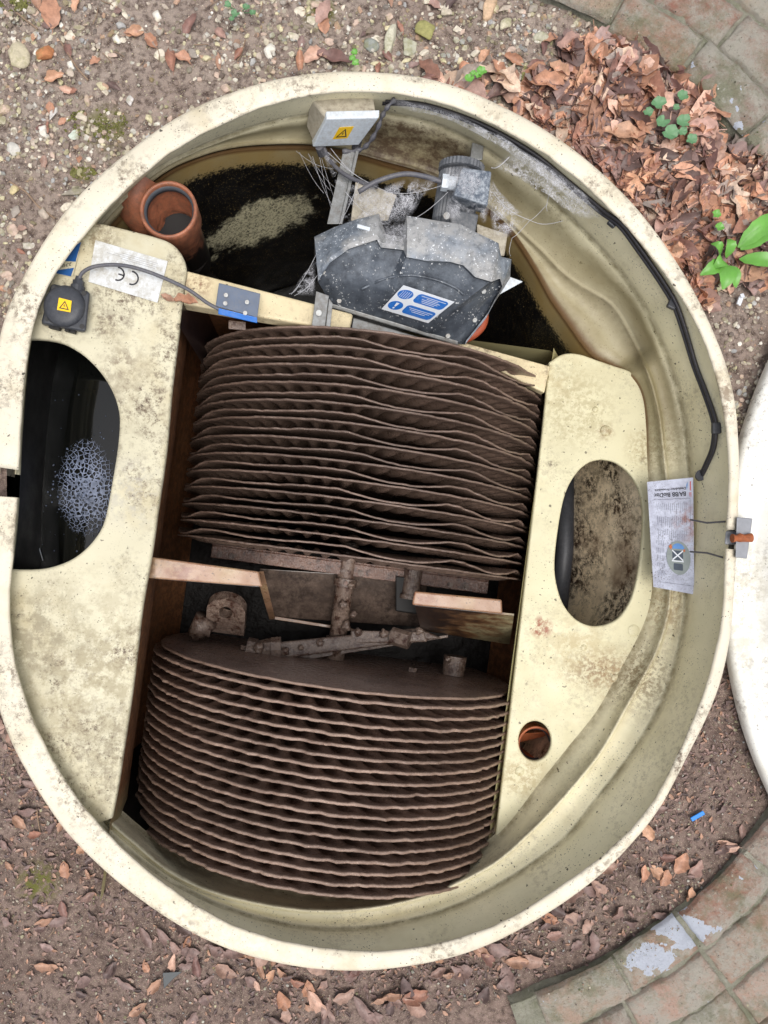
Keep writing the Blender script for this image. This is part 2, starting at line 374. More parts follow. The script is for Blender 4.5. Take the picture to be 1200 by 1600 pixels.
def pipem():
    m = M('outlet_pipe_pvc', .5)
    c = m.mix(m.ramp(m.noise(30, 5, .7), .35, .7), lin((178, 112, 82)), lin((126, 78, 58)))
    c = m.mix(m.math('MULTIPLY', m.ramp(m.noise(90, 5, .75), .45, .65), .6), c, lin((110, 84, 68)))
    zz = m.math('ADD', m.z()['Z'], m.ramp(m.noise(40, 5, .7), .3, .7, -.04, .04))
    c = m.mix(m.ramp(zz, -.08, -.14), c, lin((20, 14, 12))); m.col(c); return m.m  # fades to near black downwards, the chamber's darkness put into colour
m_opipe = pipem()
m_seal = simple('grey_rubber_seal', lin((70, 74, 80)), .6)
m_bluegrey = simple('blue_grey_plate', lin((96, 108, 128)), .45, dust=.3)
m_blue = simple('sign_blue', lin((22, 104, 190)), .35, var=.9, dust=.2, dustc=(190, 200, 210))
m_blue2 = simple('label_navy', lin((20, 84, 150)), .4, var=.85)
m_signw = simple('sign_white', lin((222, 226, 232)), .35, var=.95, dust=.15, dustc=(150, 150, 150))
steelx(m_rustst)
m_labelw = simple('worn_label_white', lin((214, 216, 216)), .55, var=.9, dust=.75, dustc=(150, 138, 112), ds=60)
def placm():
    m = M('weathered_placard', .35)
    c = m.mix(m.ramp(m.noise(30, 6, .7), .35, .65), lin((196, 200, 216)), lin((160, 162, 178)))
    c = m.mix(m.math('MULTIPLY', m.ramp(m.noise(300, 3, .7), .55, .65), m.ramp(m.noise(12, 3), .35, .6)), c, lin((110, 108, 112)))
    f = m.math('MULTIPLY', m.spot(P(1080, 812, -.03), .01, .05, (1, 1, 1)), m.ramp(m.noise(60, 5), .4, .6)); c = m.mix(f, c, lin((160, 90, 50)))
    f = m.math('MULTIPLY', m.spot(P(1075, 845, -.03), .005, .03, (.4, 1, 1)), m.ramp(m.noise(60, 5), .4, .6)); c = m.mix(m.math('MULTIPLY', f, .6), c, lin((190, 130, 90)))
    m.col(c); return m.m
m_plac = placm()
m_ink = simple('printed_ink', lin((38, 38, 46)), .5)
m_inkg = simple('faded_ink', lin((104, 106, 120)), .5)
m_red = simple('print_red', lin((206, 84, 84)), .5)
m_lblue = simple('print_light_blue', lin((80, 140, 200)), .5)
m_yel = simple('sticker_yellow', lin((246, 198, 26)), .4, var=.93)
m_orangeink = simple('print_orange', lin((200, 110, 60)), .5)
m_cable = simple('black_cable', lin((40, 38, 44)), .45, dust=.3, dustc=(100, 96, 96))
m_gcable = simple('grey_cable', lin((84, 84, 92)), .5, dust=.4)
m_rust = simple('rusty_bolt', lin((168, 92, 50)), .7, bump=.5, scale=80, var=.5)
m_dark = simple('void_shade', lin((20, 18, 18)), .6)
m_bluestrip = simple('blue_plastic_scrap', lin((20, 130, 220)), .35)

def water(name, base, rough=.04, bs=.0):
    m = M(name, rough); m.col(base)
    m.bump(m.noise(18, 3), .05, .002)
    return m.m
m_water = water('dark_water', lin((12, 13, 12)))

def colattr(m):
    x = m.n('ShaderNodeAttribute'); x.attribute_name = 'Col'; return x.outputs['Color']
def leafm():
    m = M('dead_leaf', .5)
    c = colattr(m); c2 = m.n('ShaderNodeHueSaturation'); m.l(c, c2.inputs['Color']); c2.inputs['Saturation'].default_value = .86; m.l(m.ramp(m.noise(60, 4, .7), .3, .7, .6, 1.3), c2.inputs['Value'])
    m.col(c2.outputs[0]); m.bump(m.noise(90, 5, .7), .6, .002); return m.m
m_leaf = leafm()
def stonem():
    m = M('stone', .75)
    c = colattr(m); c2 = m.n('ShaderNodeHueSaturation'); m.l(c, c2.inputs['Color']); m.l(m.ramp(m.noise(90, 5, .7), .3, .7, .7, 1.2), c2.inputs['Value'])
    cc = m.mix(m.math('MULTIPLY', m.ramp(m.noise(22, 5, .7), .5, .62), .55), c2.outputs[0], lin((120, 118, 70)))
    m.col(cc); m.bump(m.noise(140, 5, .7), .6, .002); return m.m
m_stone = stonem()
def soilm():
    m = M('soil', .85)
    c = m.mix(m.ramp(m.noise(9, 8, .7), .35, .65), lin((142, 122, 112)), lin((100, 82, 74)))
    c = m.mix(m.math('MULTIPLY', m.ramp(m.z()['Y'], .1, .8), m.ramp(m.noise(5, 5, .6), .3, .6, .2, .7)), c, lin((172, 158, 146)))
    c = m.mix(m.ramp(m.noise(60, 6, .75), .45, .62), c, lin((72, 56, 50)))
    c = m.mix(m.ramp(m.noise(240, 3, .7), .60, .68), c, lin((168, 150, 128)))
    c = m.mix(m.math('MULTIPLY', m.ramp(m.noise(420, 2, .6, off=(4, 1, 1)), .64, .68), .8), c, lin((190, 176, 154)))
    for px, py, r in ((165, 200, .05), (130, 268, .025), (500, 20, .04), (60, 1380, .05)):
        c = m.mix(m.math('MULTIPLY', m.spot(P(px, py, 0), r*.5, r*1.3), m.ramp(m.noise(50, 6, .8), .42, .55)), c, lin((98, 98, 42)))
    m.col(c); m.bump(m.noise(50, 6, .75), .8, .008); m.bump(m.noise(300, 4, .7), .7, .002); return m.m
m_soil = soilm()
def brickm(mortar=False):
    m = M('mortar' if mortar else 'weathered_brick', .85)
    if mortar: c = m.mix(m.ramp(m.noise(14, 6, .7), .35, .65), lin((178, 174, 158)), lin((140, 140, 120)))
    else:
        c = m.mix(m.ramp(m.noise(25, 6, .7), .3, .7, 0, .6), colattr(m), lin((176, 158, 138)))
        c = m.mix(m.ramp(m.noise(8, 7, .8, off=(1, 4, 9)), .42, .56, 0, .9), c, lin((186, 181, 168)))   # smeared cement
    c = m.mix(m.ramp(m.noise(7, 6, .75, off=(6, 1, 2)), .5, .64, 0, .7), c, lin((120, 124, 92)))            # algae
    c = m.mix(m.ramp(m.noise(130, 5, .75), .56, .68, 0, .6), c, lin((84, 78, 66)))
    c = m.mix(m.ramp(m.noise(60, 4, .7, off=(1, 1, 1)), .6, .7, 0, .6), c, lin((190, 188, 178)))
    if not mortar:
        for px, py, r in ((1065, 1458, .042), (1022, 1508, .034)):
            c = m.mix(m.math('GREATER_THAN', m.math('ADD', m.spot(P(px, py, .055), 0, r*2, (1, 1, 0)), m.ramp(m.noise(16, 5, .6), .3, .7, -.55, .55)), .5), c, lin((205, 210, 222)))
    m.col(c); m.bump(m.noise(28, 8, .8), 1., .016); m.bump(m.noise(120, 6, .8), .9, .004); return m.m
m_brick = brickm(); m_mortar = brickm(True)
m_green = simple('dock_leaf_green', lin((108, 168, 70)), .4, bump=.3, scale=30, var=.75)
m_green2 = simple('clover_green', lin((96, 138, 96)), .5, bump=.2, scale=40, var=.8)
m_twig = simple('twig', lin((150, 126, 104)), .8, bump=.4, scale=50, var=.7)

def rockproto0(seed, r):
    bm = bmesh.new(); bmesh.ops.create_icosphere(bm, subdivisions=3, radius=1)
    for v in bm.verts: v.co *= r*(1+.5*noise.noise(v.co*1.6+Vector((seed, 0, 0)))+.2*noise.noise(v.co*4+Vector((seed, 0, 0))))
    bm.verts.index_update(); o_ = ([v.co[:] for v in bm.verts], [[v.index for v in f.verts] for f in bm.faces]); bm.free(); return o_
# ------------------------------------------------------------------ traced tank outlines (picture curves turned to metres at their own heights)
CX, CY, NA = 570.0, 813.0, 480
TH = np.linspace(0, 2*np.pi, NA, endpoint=False)
def polar(pts, sm=2.0, pert=0):
    p = np.array(pts, float); a = np.arctan2(-(p[:, 1]-CY), p[:, 0]-CX) % (2*np.pi); r = np.hypot(p[:, 0]-CX, p[:, 1]-CY)
    o = np.argsort(a); a = a[o]; r = r[o]
    rr = np.interp(TH, np.concatenate([a-2*np.pi, a, a+2*np.pi]), np.tile(r, 3))
    k = np.exp(-.5*(np.arange(-12, 13)/(NA/360*sm))**2); k /= k.sum()
    rr = np.convolve(np.concatenate([rr[-12:], rr, rr[:12]]), k, 'valid')
    return rr
def loop(rr, z):
    z = np.broadcast_to(z, TH.shape); x = CX+rr*np.cos(TH); y = CY-rr*np.sin(TH); d = CZ-z
    return np.stack([(x-NX)*d/F, (NY-y)*d/F, z], 1)
OUT = [(57,400),(100,330),(150,280),(200,240),(250,200),(300,170),(350,150),(400,132),(450,120),(500,114),(550,112),(600,115),(650,119),(700,131),(750,150),(800,175),(850,202),(900,237),(950,280),(1000,332),(1050,400),(1080,450),(1117,527),(1140,587),(1150,640),(1152,677),(1152,767),(1147,875),(1144,945),(1140,1002),(1126,1065),(1102,1125),(1067,1188),(1033,1262),(992,1312),(950,1356),(908,1390),(867,1419),(825,1444),(783,1467),(742,1485),(700,1498),(633,1510),(550,1517),(467,1510),(383,1492),(300,1458),(267,1437),(200,1390),(133,1330),(100,1297),(67,1243),(33,1190),(0,1117),(-14,1030),(-20,920),(-22,800),(-18,680),(-6,580),(2,505),(28,450)]
INN = [(259,244),(225,274),(187,307),(150,347),(124,379),(90,420),(71,454),(58,487),(49,525),(41,582),(36,651),(32,734),(29,772),(26,830),(21,885),(15,940),(18,1000),(27,1050),(43,1100),(67,1157),(100,1217),(133,1260),(167,1300),(217,1347),(267,1387),(333,1430),(400,1460),(467,1473),(550,1485),(633,1483),(717,1465),(800,1433),(867,1387),(950,1329),(1012,1267),(1042,1210),(1060,1174),(1088,1107),(1112,1037),(1125,985),(1128,940),(1130,868),(1132,830),(1137,752),(1137,707),(1130,650),(1123,612),(1109,560),(1090,513),(1060,460),(1033,423),(1000,380),(967,343),(933,310),(900,280),(850,240),(800,212),(750,185),(700,165),(650,152),(600,145),(550,145),(500,147),(425,162),(350,195),(300,220)]
C1P = [(1017,500),(1040,557),(1057,607),(1070,667),(1076,727),(1078,800),(1074,870),(1070,927),(1067,997),(1053,1037),(1039,1090),(1011,1139),(969,1202),(920,1261),(895,1300),(846,1340),(783,1380),(717,1415),(633,1440),(550,1452),(467,1448),(400,1434),(333,1410),(283,1387),(250,1367),(205,1332),(165,1296),(133,1256),(100,1213),(67,1153),(43,1096),(30,1050),(20,1000),(18,940),(24,885),(29,830),(32,772),(36,734),(40,651),(45,582),(53,525),(62,487),(75,454),(94,424),(128,383),(154,351),(191,311),(229,278),(262,250),(303,238),(350,215),(425,190),(500,178),(560,172),(610,178),(681,195),(730,217),(786,251),(830,288),(870,322),(917,368),(950,404),(983,443)]
r_out, r_in, r_c1 = polar(OUT, 3.5), polar(INN, 3.5), polar(C1P, 3)
def ang(px, py): return math.atan2(-(py-CY), px-CX) % (2*math.pi)
ZR = .10
# vertical walls: height where the crease falls straight under the lip
nadir = lambda L: np.hypot(L[:, 0], L[:, 1])
z_c1 = np.clip(-.02-.07*np.cos(TH-.25), -.09, .05)
w_top = np.clip((np.sin(TH)-.475)/.045, 0, 1)                       # 1 towards the open chamber at the top
z_c1 = z_c1*(1-w_top) + (-.065)*w_top
left = np.clip((-np.cos(TH)-.70)/.10, 0, 1); z_c1 = z_c1*(1-left)+.06*left
C2P = [(955,470),(985,525),(1006,567),(1024,620),(1035,700),(1040,745),(1042,850),(1046,950),(1025,1020),(1004,1058),(976,1107),(934,1181),(885,1240),(825,1303),(780,1345),(720,1378),(650,1405),(612,1414),(508,1424),(425,1416),(342,1396),(300,1383),(250,1353),(205,1312),(173,1287),(130,1235),(95,1190),(50,1100),(26,1000),(28,900),(36,780),(44,651),(50,582),(60,520),(80,460),(135,390),(200,315),(270,256),(303,246),(350,230),(430,222),(490,222),(600,248),(640,258),(700,278),(760,315),(800,350),(880,430),(918,455)]
r_c2 = np.minimum(polar(C2P, 2), r_c1-3)
C3P = [(862,470),(880,492),(905,530),(930,562),(965,575),(990,588),(1003,612),(1008,650),(1009,700),(1012,760),(1014,850),(1018,930),(1008,970),(990,1006),(962,1055),(927,1118),(885,1167),(838,1226),(798,1282),(745,1332),(690,1365),(650,1382),(600,1396),(508,1402),(425,1388),(342,1362),(280,1338),(230,1304),(190,1268),(130,1215),(95,1170),(56,1100),(34,1000),(36,900),(44,780),(52,651),(60,582),(70,520),(90,465),(140,398),(205,322),(270,262),(303,251),(350,236),(430,229),(490,229),(600,256),(640,266),(700,288),(760,326),(800,362),(830,410)]
r_c3 = np.minimum(polar(C3P, 2), r_c2-2)
z_c2 = np.where(True, z_c1-.03, 0)*(1-w_top) + (-.185)*w_top
z_c3 = (-.165)*(1-w_top) + (-.205)*w_top
z_c2 = z_c2*(1-left)+.02*left; z_c3 = z_c3*(1-left)+(-.02)*left
def zlo(l0, zb, shrink):
    q = l0.copy(); c = np.array(P(570, 813, .1)); q[:, :2] = c[:2]+(q[:, :2]-c[:2])*shrink; q[:, 2] = zb; return q
def wob(L, a=.0015):
    for p in L: p[2] += a*fbm(p[0]*6, p[1]*6, 3)
    return L
tank = thing('septic_tank', (*P(570, 813, 0)[:2], 0), 'big open cream fibreglass sewage treatment tank sunk in the ground', 'tank')
# lip with two notches
def lipring(a0, a1):
    idx = [i for i in range(NA+1) if True]
    sel = []
    i0 = int(np.ceil(a0/(2*np.pi)*NA)); i1 = int(np.floor(a1/(2*np.pi)*NA))
    ids = np.arange(i0, i1+1) % NA
    dr = np.clip((r_out-r_in), 8, 60)
    jag = np.array([1.6*fbm(math.cos(t)*22, math.sin(t)*22, 1)+.8*fbm(math.cos(t)*70, math.sin(t)*70, 5) for t in TH])
    prof = [(r_out-1, ZR-.035), (r_out, ZR-.028), (r_out+.3, ZR-.006), (r_out-1.5+jag*.5, ZR), (r_out-4, ZR+.003), (r_in+dr*.5, ZR+.004),
            (r_in+5, ZR+.003), (r_in+1.5+jag*.6, ZR), (r_in+jag*.7, ZR-.005), (r_in+jag*.5, ZR-.013), (r_in+4, ZR-.016), (r_out-5, ZR-.038)]
    L = [wob(loop(r, z))[ids] for r, z in prof]; L.append(L[0])
    V, Fc = loft(L, closed=False, flip=True)
    n = len(ids); m_ = len(prof)
    Fc = list(Fc)+[tuple(k*n for k in range(m_)), tuple(k*n+n-1 for k in range(m_))[::-1]]
    return V, Fc
aR0, aR1 = ang(1140, 855), ang(1140, 829); aL0, aL1 = ang(5, 734), ang(5, 771)
V, Fc = merge(lipring(aR1-2*np.pi, aL0), lipring(aL1, aR0))
mk('rim', V, Fc, m_rim, tank, smooth=True)
# walls and ledges
rg = (1-w_top)*(1-left)
r_c1 = r_c1*(1-left)+(r_in+3)*left; r_c2 = r_c2*(1-left)+(r_in+2)*left; r_c3 = r_c3*(1-left)+(r_in+1)*left
def rho(r): return np.hypot(CX+r*np.cos(TH)-NX, NY-(CY-r*np.sin(TH)))
def novert(z, r): return np.maximum(z, CZ-(CZ-ZR)*rho(r_in*.35+r_out*.65)/rho(r))
z_c1 = novert(z_c1, r_c1); z_c2 = np.minimum(novert(z_c2, r_c2), z_c1-.004); z_c3 = np.minimum(novert(z_c3, r_c3), z_c2-.006)
sval = [0, .15, .35, .48, .5, .52, .65, .80, .84, .85, .87, .90, .95, .99, 1.0]
wl = [loop(r_in+5, ZR-.014), loop(r_in*.7+r_c1*.3+2, (ZR-.014)*.7+z_c1*.3), loop(r_in*.35+r_c1*.65+1, ZR*.35+z_c1*.65), loop(r_c1+3, z_c1+.012), loop(r_c1, z_c1), loop(r_c1-4, z_c1-.004),
      loop(r_c1*.6+r_c2*.4, z_c1*.6+z_c2*.4-.010*rg), loop(r_c2+6, z_c2-.008*rg), loop(r_c2+3, z_c2+.001), loop(r_c2+1.5, z_c2+.010*rg), loop(r_c2-1.5, z_c2+.008*rg), loop(r_c2-5, z_c2-.016), loop(r_c2*.4+r_c3*.6, z_c2*.3+z_c3*.7), loop(r_c3+3, z_c3+.004), loop(r_c3-3, z_c3-.006)]
V, Fc = loft([wob(l, .003) for l in wl], flip=True)
notch = lambda f: aL0 < TH[f[0] % NA] < aL1
Fc = [f for f in Fc if not notch(f)]
rt = np.clip((np.cos(TH)-.4)/.3, 0, 1)*(1-w_top)
def zl2(zb, s0, s1):
    a, b, c_ = zlo(wl[-1], zb, s0), zlo(wl[-1], zb, s1), zlo(wl[-1], zb, 1-(1-s0)*.3); bt = np.clip((-np.sin(TH)-.55)/.3, 0, 1)[:, None]; return (a*(1-rt[:, None])+b*rt[:, None])*(1-bt)+c_*bt
lo = [wl[-1], zl2(-.24, .992, .975), zl2(-.4, .975, .925), zl2(-.56, .955, .86), zl2(-.8, .94, .85), zl2(-1.0, .93, .85)]
V2, F2 = loft(lo, flip=True)
sc1 = np.repeat(sval, NA); wallobj = mk('tank_wall', V, Fc, m_wall, tank, smooth=True, cols=np.stack([sc1]*3, 1))
# lower shell: the top chamber part keeps the tide-mark material, the rest the stained one
n = NA; fa, fb = [], []
for f in F2:
    k = f[0] % n
    (fa if 0.10*math.pi < TH[k] < 0.79*math.pi else fb).append(f)
sc2 = np.concatenate([np.full(NA, 1+.16*k) if k else np.full(NA, 1.) for k in range(6)]); sc2 = np.concatenate([1+np.maximum(0, lo[0][:, 2]-l_[:, 2]) for l_ in lo])
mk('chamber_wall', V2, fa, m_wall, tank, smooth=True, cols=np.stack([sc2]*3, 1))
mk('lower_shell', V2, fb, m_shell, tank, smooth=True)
# outer skirt down into the ground
V, Fc = loft([loop(r_out-3, ZR-.034), zlo(loop(r_out-6, ZR-.04), .04, .998), zlo(loop(r_out-6, ZR-.04), -.08, .997)])
Fc = [f for f in Fc if not notch(f)]
mk('outer_skirt', V, Fc, m_rim, tank, smooth=True)
m_sl = water('tank_bottom_liquid', lin((14, 12, 10)), .15)
bl = zlo(wl[-1], -.93, .93)
tag(mk('sludge_water', bl, [tuple(range(NA))], m_sl), 'black sewage liquid at the bottom of the open tank', kind='structure')

# rotor frame -------------------------------------------------------
RZ = -math.atan(.132); RO = Vector((.083, 0, -.43))
RM = Matrix.Translation(RO) @ Matrix.Rotation(RZ, 4, 'Z')
def L2W(u, v, w=0): q = RM @ Vector((u, v, w)); return q[:]
# trough
prof = [(-.478, .045), (-.485, -.05), (-.498, -.2), (-.53, -.34)]
for a in np.linspace(180, 360, 25): prof.append((.548*math.cos(R(a)), -.43+.548*math.sin(R(a))))
prof += [(.53, -.34), (.475, -.24), (.442, -.172)]
TV = []
for v in np.linspace(.60, -.86, 30): TV.append([L2W(u, v, z+.43) for u, z in prof])
V, Fc = loft(TV, closed=False)
mk('rotor_trough', V, Fc, m_trough, tank, smooth=True)
endp = [(u, z) for u, z in prof]
for v, nm, hi in ((.60, 'trough_end', -.2),):
    pts = [(u, min(z, hi)) for u, z in prof]
    V = [L2W(u, v, z+.43) for u, z in pts]; mk(nm, V, [tuple(range(len(V)))], m_trough, tank)
# left deck (outline in picture points at z .05)
ZL = .05
ol = spline([(300,520),(285,610),(268,700),(250,800),(233,880),(222,950),(207,1070),(190,1200),(178,1268),(160,1284)], 4).tolist()
def fm(i): return (r_in[i]-1 if ang(5, 725) < TH[i] < ang(5, 780) else r_in[i]*.6+r_out[i]*.4)
rim_mid = [(CX+fm(i)*math.cos(TH[i]), CY-fm(i)*math.sin(TH[i])) for i in range(NA)]
aS, aE = ang(160, 1284), ang(140, 352)
seg = [rim_mid[i] for i in range(NA) if aE+.015 < TH[i] < aS-.01][::-1]
corner = spline([(125,350),(150,347),(200,358),(245,370),(268,380),(283,396),(291,420),(287,450),(280,510)], 5).tolist()
oL = [P(x, y, ZL)[:2] for x, y in (corner + [(x-22, y) if False else (x, y) for x, y in spline([(277,535),(268,610),(260,700),(246,800),(236,870),(222,950),(210,1050),(196,1150),(184,1230),(174,1280)], 5)] + seg)]
hl = spline([(38,529),(70,530),(100,537),(130,555),(155,580),(173,608),(183,635),(186,660),(183,700),(176,745),(168,790),(160,820),(147,842),(128,862),(105,877),(75,887),(45,890),(10,889)], 4).tolist()
lo_ = [q_ for q_ in seg if q_[1] > 900]; hi_ = [q_ for q_ in seg if q_[1] < 522]
oL = oL[:len(oL)-len(seg)] + [P(x, y, ZL)[:2] for x, y in lo_ + [(-6, 889)] + hl[::-1] + [(22, 528)] + hi_]
def zf_left(V):
    V = V.copy()
    for p in V: p[2] += .002*fbm(p[0]*5, p[1]*5)
    return V
plate('left_deck', [oL], ZL, .024, m_deckL, tank, bev=.008, zfun=zf_left, smooth=False)
# right deck
ZD = -.165
tr = [L2W(.458-.018*(v+.70)/1.07, v, 0)[:2] for v in np.linspace(-.70, .37, 14)]
rd = spline([(858,566),(880,553),(905,553),(935,563),(965,573),(983,579),(993,588)], 4).tolist()
c3i = [i for i in range(NA)]
segR = []
a_hi, a_lo = ang(994, 590), ang(770, 1285)
rr3 = r_c3*.45+r_c2*.55
order = [i for i in range(NA) if TH[i] < a_hi-.02][::-1] + [i for i in range(NA) if TH[i] > a_lo+.01][::-1]
segR = [(CX+rr3[i]*math.cos(TH[i]), CY-rr3[i]*math.sin(TH[i])) for i in order]
oR = [q for q in tr] + [P(x, y, ZD)[:2] for x, y in rd] + [P(x, y, ZD)[:2] for x, y in segR]
def stad(pts): return [P(x, y, ZD)[:2] for x, y in pts]
hR = stad(spline([(940,718),(960,722),(980,736),(995,757),(1003,782),(1005,815),(1001,870),(993,915),(982,945),(965,967),(942,977),(920,977),(898,966),(880,943),(870,912),(867,880),(872,830),(880,785),(890,757),(905,735),(922,722),(940,718)], 4)[:-1].tolist())
hP = stad([(836+25.5*math.cos(a), 1158-31*math.sin(a)) for a in np.linspace(0, 2*np.pi, 40, endpoint=False)])
plate('right_deck', [oR, hR, hP], ZD, .014, m_deckR, tank, bev=.005)
# rounded roll where the right deck turns down into the trough, small moulded bosses
bumps = []
for px, py, r, h in ((946, 673, .014, .006), (930, 640, .008, .004), (912, 1012, .008, .003), (962, 1060, .012, .004), (812, 1205, .012, .004), (990, 985, .015, .003)):
    bm = bmesh.new(); bmesh.ops.create_icosphere(bm, subdivisions=3, radius=1)
    c = P(px, py, ZD)
    for v in bm.verts: v.co = Vector((c[0]+v.co.x*r, c[1]+v.co.y*r, ZD+v.co.z*h))
    bm.verts.index_update(); bumps.append(([v.co[:] for v in bm.verts], [[v.index for v in f.verts] for f in bm.faces])); bm.free()
for V, Fc in bumps: mk('moulded_boss', V, Fc, m_deckR, tank, smooth=True)
# vertical upstand of the right deck's far end down into the chamber
wp = [P(x, y, ZD) for x, y in [(735, 545), (860, 575)]+rd]
V, Fc = loft([[(x, y, z-.01) for x, y, z in wp], [(x, y, -.95) for x, y, z in wp]], closed=False)
mk('chamber_divider', V, Fc, m_shell, tank)
lw = [P(x, y, ZL) for x, y in corner]
V, Fc = loft([[(x, y, z-.01) for x, y, z in lw], [(x+.01, y-.01, -.95) for x, y, z in lw]], closed=False)
mk('inlet_divider', V, Fc, m_dkside, tank, smooth=True)
# upper cross beam (slopes down towards the right deck)
def slab(name, top, th, mat, parent, bev=.004, **k):
    V, Fc = hexa([P(*t) for t in top], [(*P(*t)[:2], t[2]-th) for t in top], bev); return mk(name, V, Fc, mat, parent, **k)
slab('cross_beam', [(286,421,.035),(556,492,.0),(546,521,.0),(400,508,.02),(281,452,.035)][:1]+[(552,490,.0),(545,519,.0),(283,474,.035)], .05, m_creambeam, tank, .006)
slab('beam_end', [(700,528,-.11),(860,572,-.15),(851,614,-.15),(725,552,-.12)], .03, m_creambeam, tank, .004)
V, Fc = hexa([P(284,440,-.02), P(850,583,-.24), P(840,598,-.24), P(284,466,-.02)], [P(330,455,-.9), P(800,560,-.9), P(800,575,-.9), P(330,475,-.9)])
mk('chamber_bulkhead', V, Fc, m_dkside, tank)
def webg():
    m = M('partition_stain_shade', .4)
    c = m.mix(m.ramp(m.noise(20, 5, .7), .35, .65), lin((164, 154, 120)), lin((118, 108, 80)))
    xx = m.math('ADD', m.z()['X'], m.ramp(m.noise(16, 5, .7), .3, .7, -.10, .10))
    c = m.mix(m.ramp(xx, .50, .40), c, lin((112, 78, 50))); c = m.mix(m.ramp(xx, .42, .33), c, lin((40, 28, 24)))  # rust stain leftward, then shade painted in as near black
    c = m.mix(m.math('MULTIPLY', m.ramp(m.noise(90, 5, .8), .52, .6), .8), c, lin((70, 50, 34))); m.col(c); return m.m
m_webg = webg()
# middle partition: flanges, weir plate, supports
slab('flange', [(228,869,.0),(404,893,-.02),(410,917,-.02),(225,903,.0)], .012, m_flange, tank, .004)
slab('flange', [(648,924,-.04),(784,937,-.04),(785,959,-.04),(644,945,-.04)], .004, m_flange, tank, .004)
m_weir = simple('slimed_plate', lin((84, 70, 62)), .25, bump=1, scale=22, var=.4, dust=.8, dustc=(126, 108, 96), ds=40)
V, Fc = hexa([P(405,888,-.47), P(668,905,-.47), P(660,980,-.52), P(428,964,-.52)], [P(405,888,-.49), P(668,905,-.49), P(660,980,-.54), P(428,964,-.54)], .003)
mk('weir_plate', V, Fc, m_weir, tank)
V, Fc = merge(hexa([P(402,893,-.03), P(412,893,-.03), P(430,966,-.45), P(424,966,-.45)], [P(400,896,-.05), P(410,896,-.05), P(428,968,-.47), P(421,968,-.47)]),
              hexa([P(424,962,-.50), P(586,988,-.50), P(586,992,-.50), P(424,967,-.50)], [P(424,962,-.52), P(586,988,-.52), P(586,992,-.52), P(424,967,-.52)], .001))
mk('weir_edge', V, Fc, m_flange, tank)
V, Fc = hexa([P(224,899,-.02), P(404,915,-.02), P(404,917,-.02), P(224,903,-.02)], [P(268,890,-.5), P(412,905,-.5), P(412,910,-.5), P(268,897,-.5)])
mk('partition_web', V, Fc, m_dkside, tank)
V, Fc = hexa([P(648,942,-.045), P(803,959,-.045), P(803,962,-.045), P(648,946,-.045)], [P(658,982,-.42), P(796,1004,-.42), P(796,1007,-.42), P(658,985,-.42)])
mk('partition_web', V, Fc, m_webg, tank)
V, Fc = hexa([P(618,900,-.4), P(655,905,-.4), P(652,960,-.42), P(618,955,-.42)], [P(618,900,-.5), P(655,905,-.5), P(652,960,-.5), P(618,955,-.5)], .004)
mk('gap_shade', V, Fc, m_dark, tank)  # solid dark block standing in for the shade of a gap

# ------------------------------------------------------------------ labels on left deck
q = Quad(P(252,474,ZL+.004), P(136,450,ZL+.004), P(149,376,ZL+.004), P(262,409,ZL+.004))
q = Quad(P(138,440,ZL+.005), P(246,473,ZL+.005), P(262,408,ZL+.005), P(149,375,ZL+.005))
lab = mk('deck_label', *q.base(.001), m_labelw, tank)
qi = Quad(q(1, 1), q(0, 1), q(0, 0), q(1, 0))        # read upside down
fl = []
def thickC(cu, cv, ru, rv, w_, a0, a1, h):
    pts = [(cu+ru*math.cos(R(a)), cv+rv*math.sin(R(a))) for a in np.linspace(a0, a1, 16)]
    pts += [(cu+(ru-w_)*math.cos(R(a)), cv+(rv-w_*1.7)*math.sin(R(a))) for a in np.linspace(a1, a0, 16)]
    o = []
    for i in range(15): o.append(qi.poly([pts[i], pts[i+1], pts[30-i], pts[31-i]], h))
    return merge(*o)
V, Fc = merge(thickC(.42, .62, .10, .17, .022, 80, 280, .0006), thickC(.62, .62, .10, .17, .022, 80, 280, .0006), qi.line((.53, .62), (.61, .62), .035, .0006))
mk('ce_mark', V, Fc, m_ink, lab)
ls = [qi.text('BioDisc', .34, .34, .56, .41, .0006)]
for i in range(4): ls.append(qi.line((.12+.02*(i % 2), .12+i*.045), (.12+.5+.1*((i*7) % 3), .12+i*.045), .005, .0006))
V, Fc = merge(*ls); mk('label_print', V, Fc, m_inkg, lab)
q = Quad(P(86,430,ZL+.005), P(114,431,ZL+.005), P(127,378,ZL+.005), P(100,396,ZL+.005))
V, Fc = merge(q.poly([(.5, 1.02), (1, 1), (.95, .42), (.12, .62)], .0006), q.poly([(-.1, .22), (.95, .24), (.9, -.02), (-.2, .12)], .0006))
lb2 = mk('blue_label', *q.base(.0008), m_deckL, tank)
mk('blue_print', V, Fc, m_blue2, lb2)
V, Fc = q.text('fact', .1, .32, .75, .48, .0008); mk('label_print', V, Fc, m_ink, lb2)

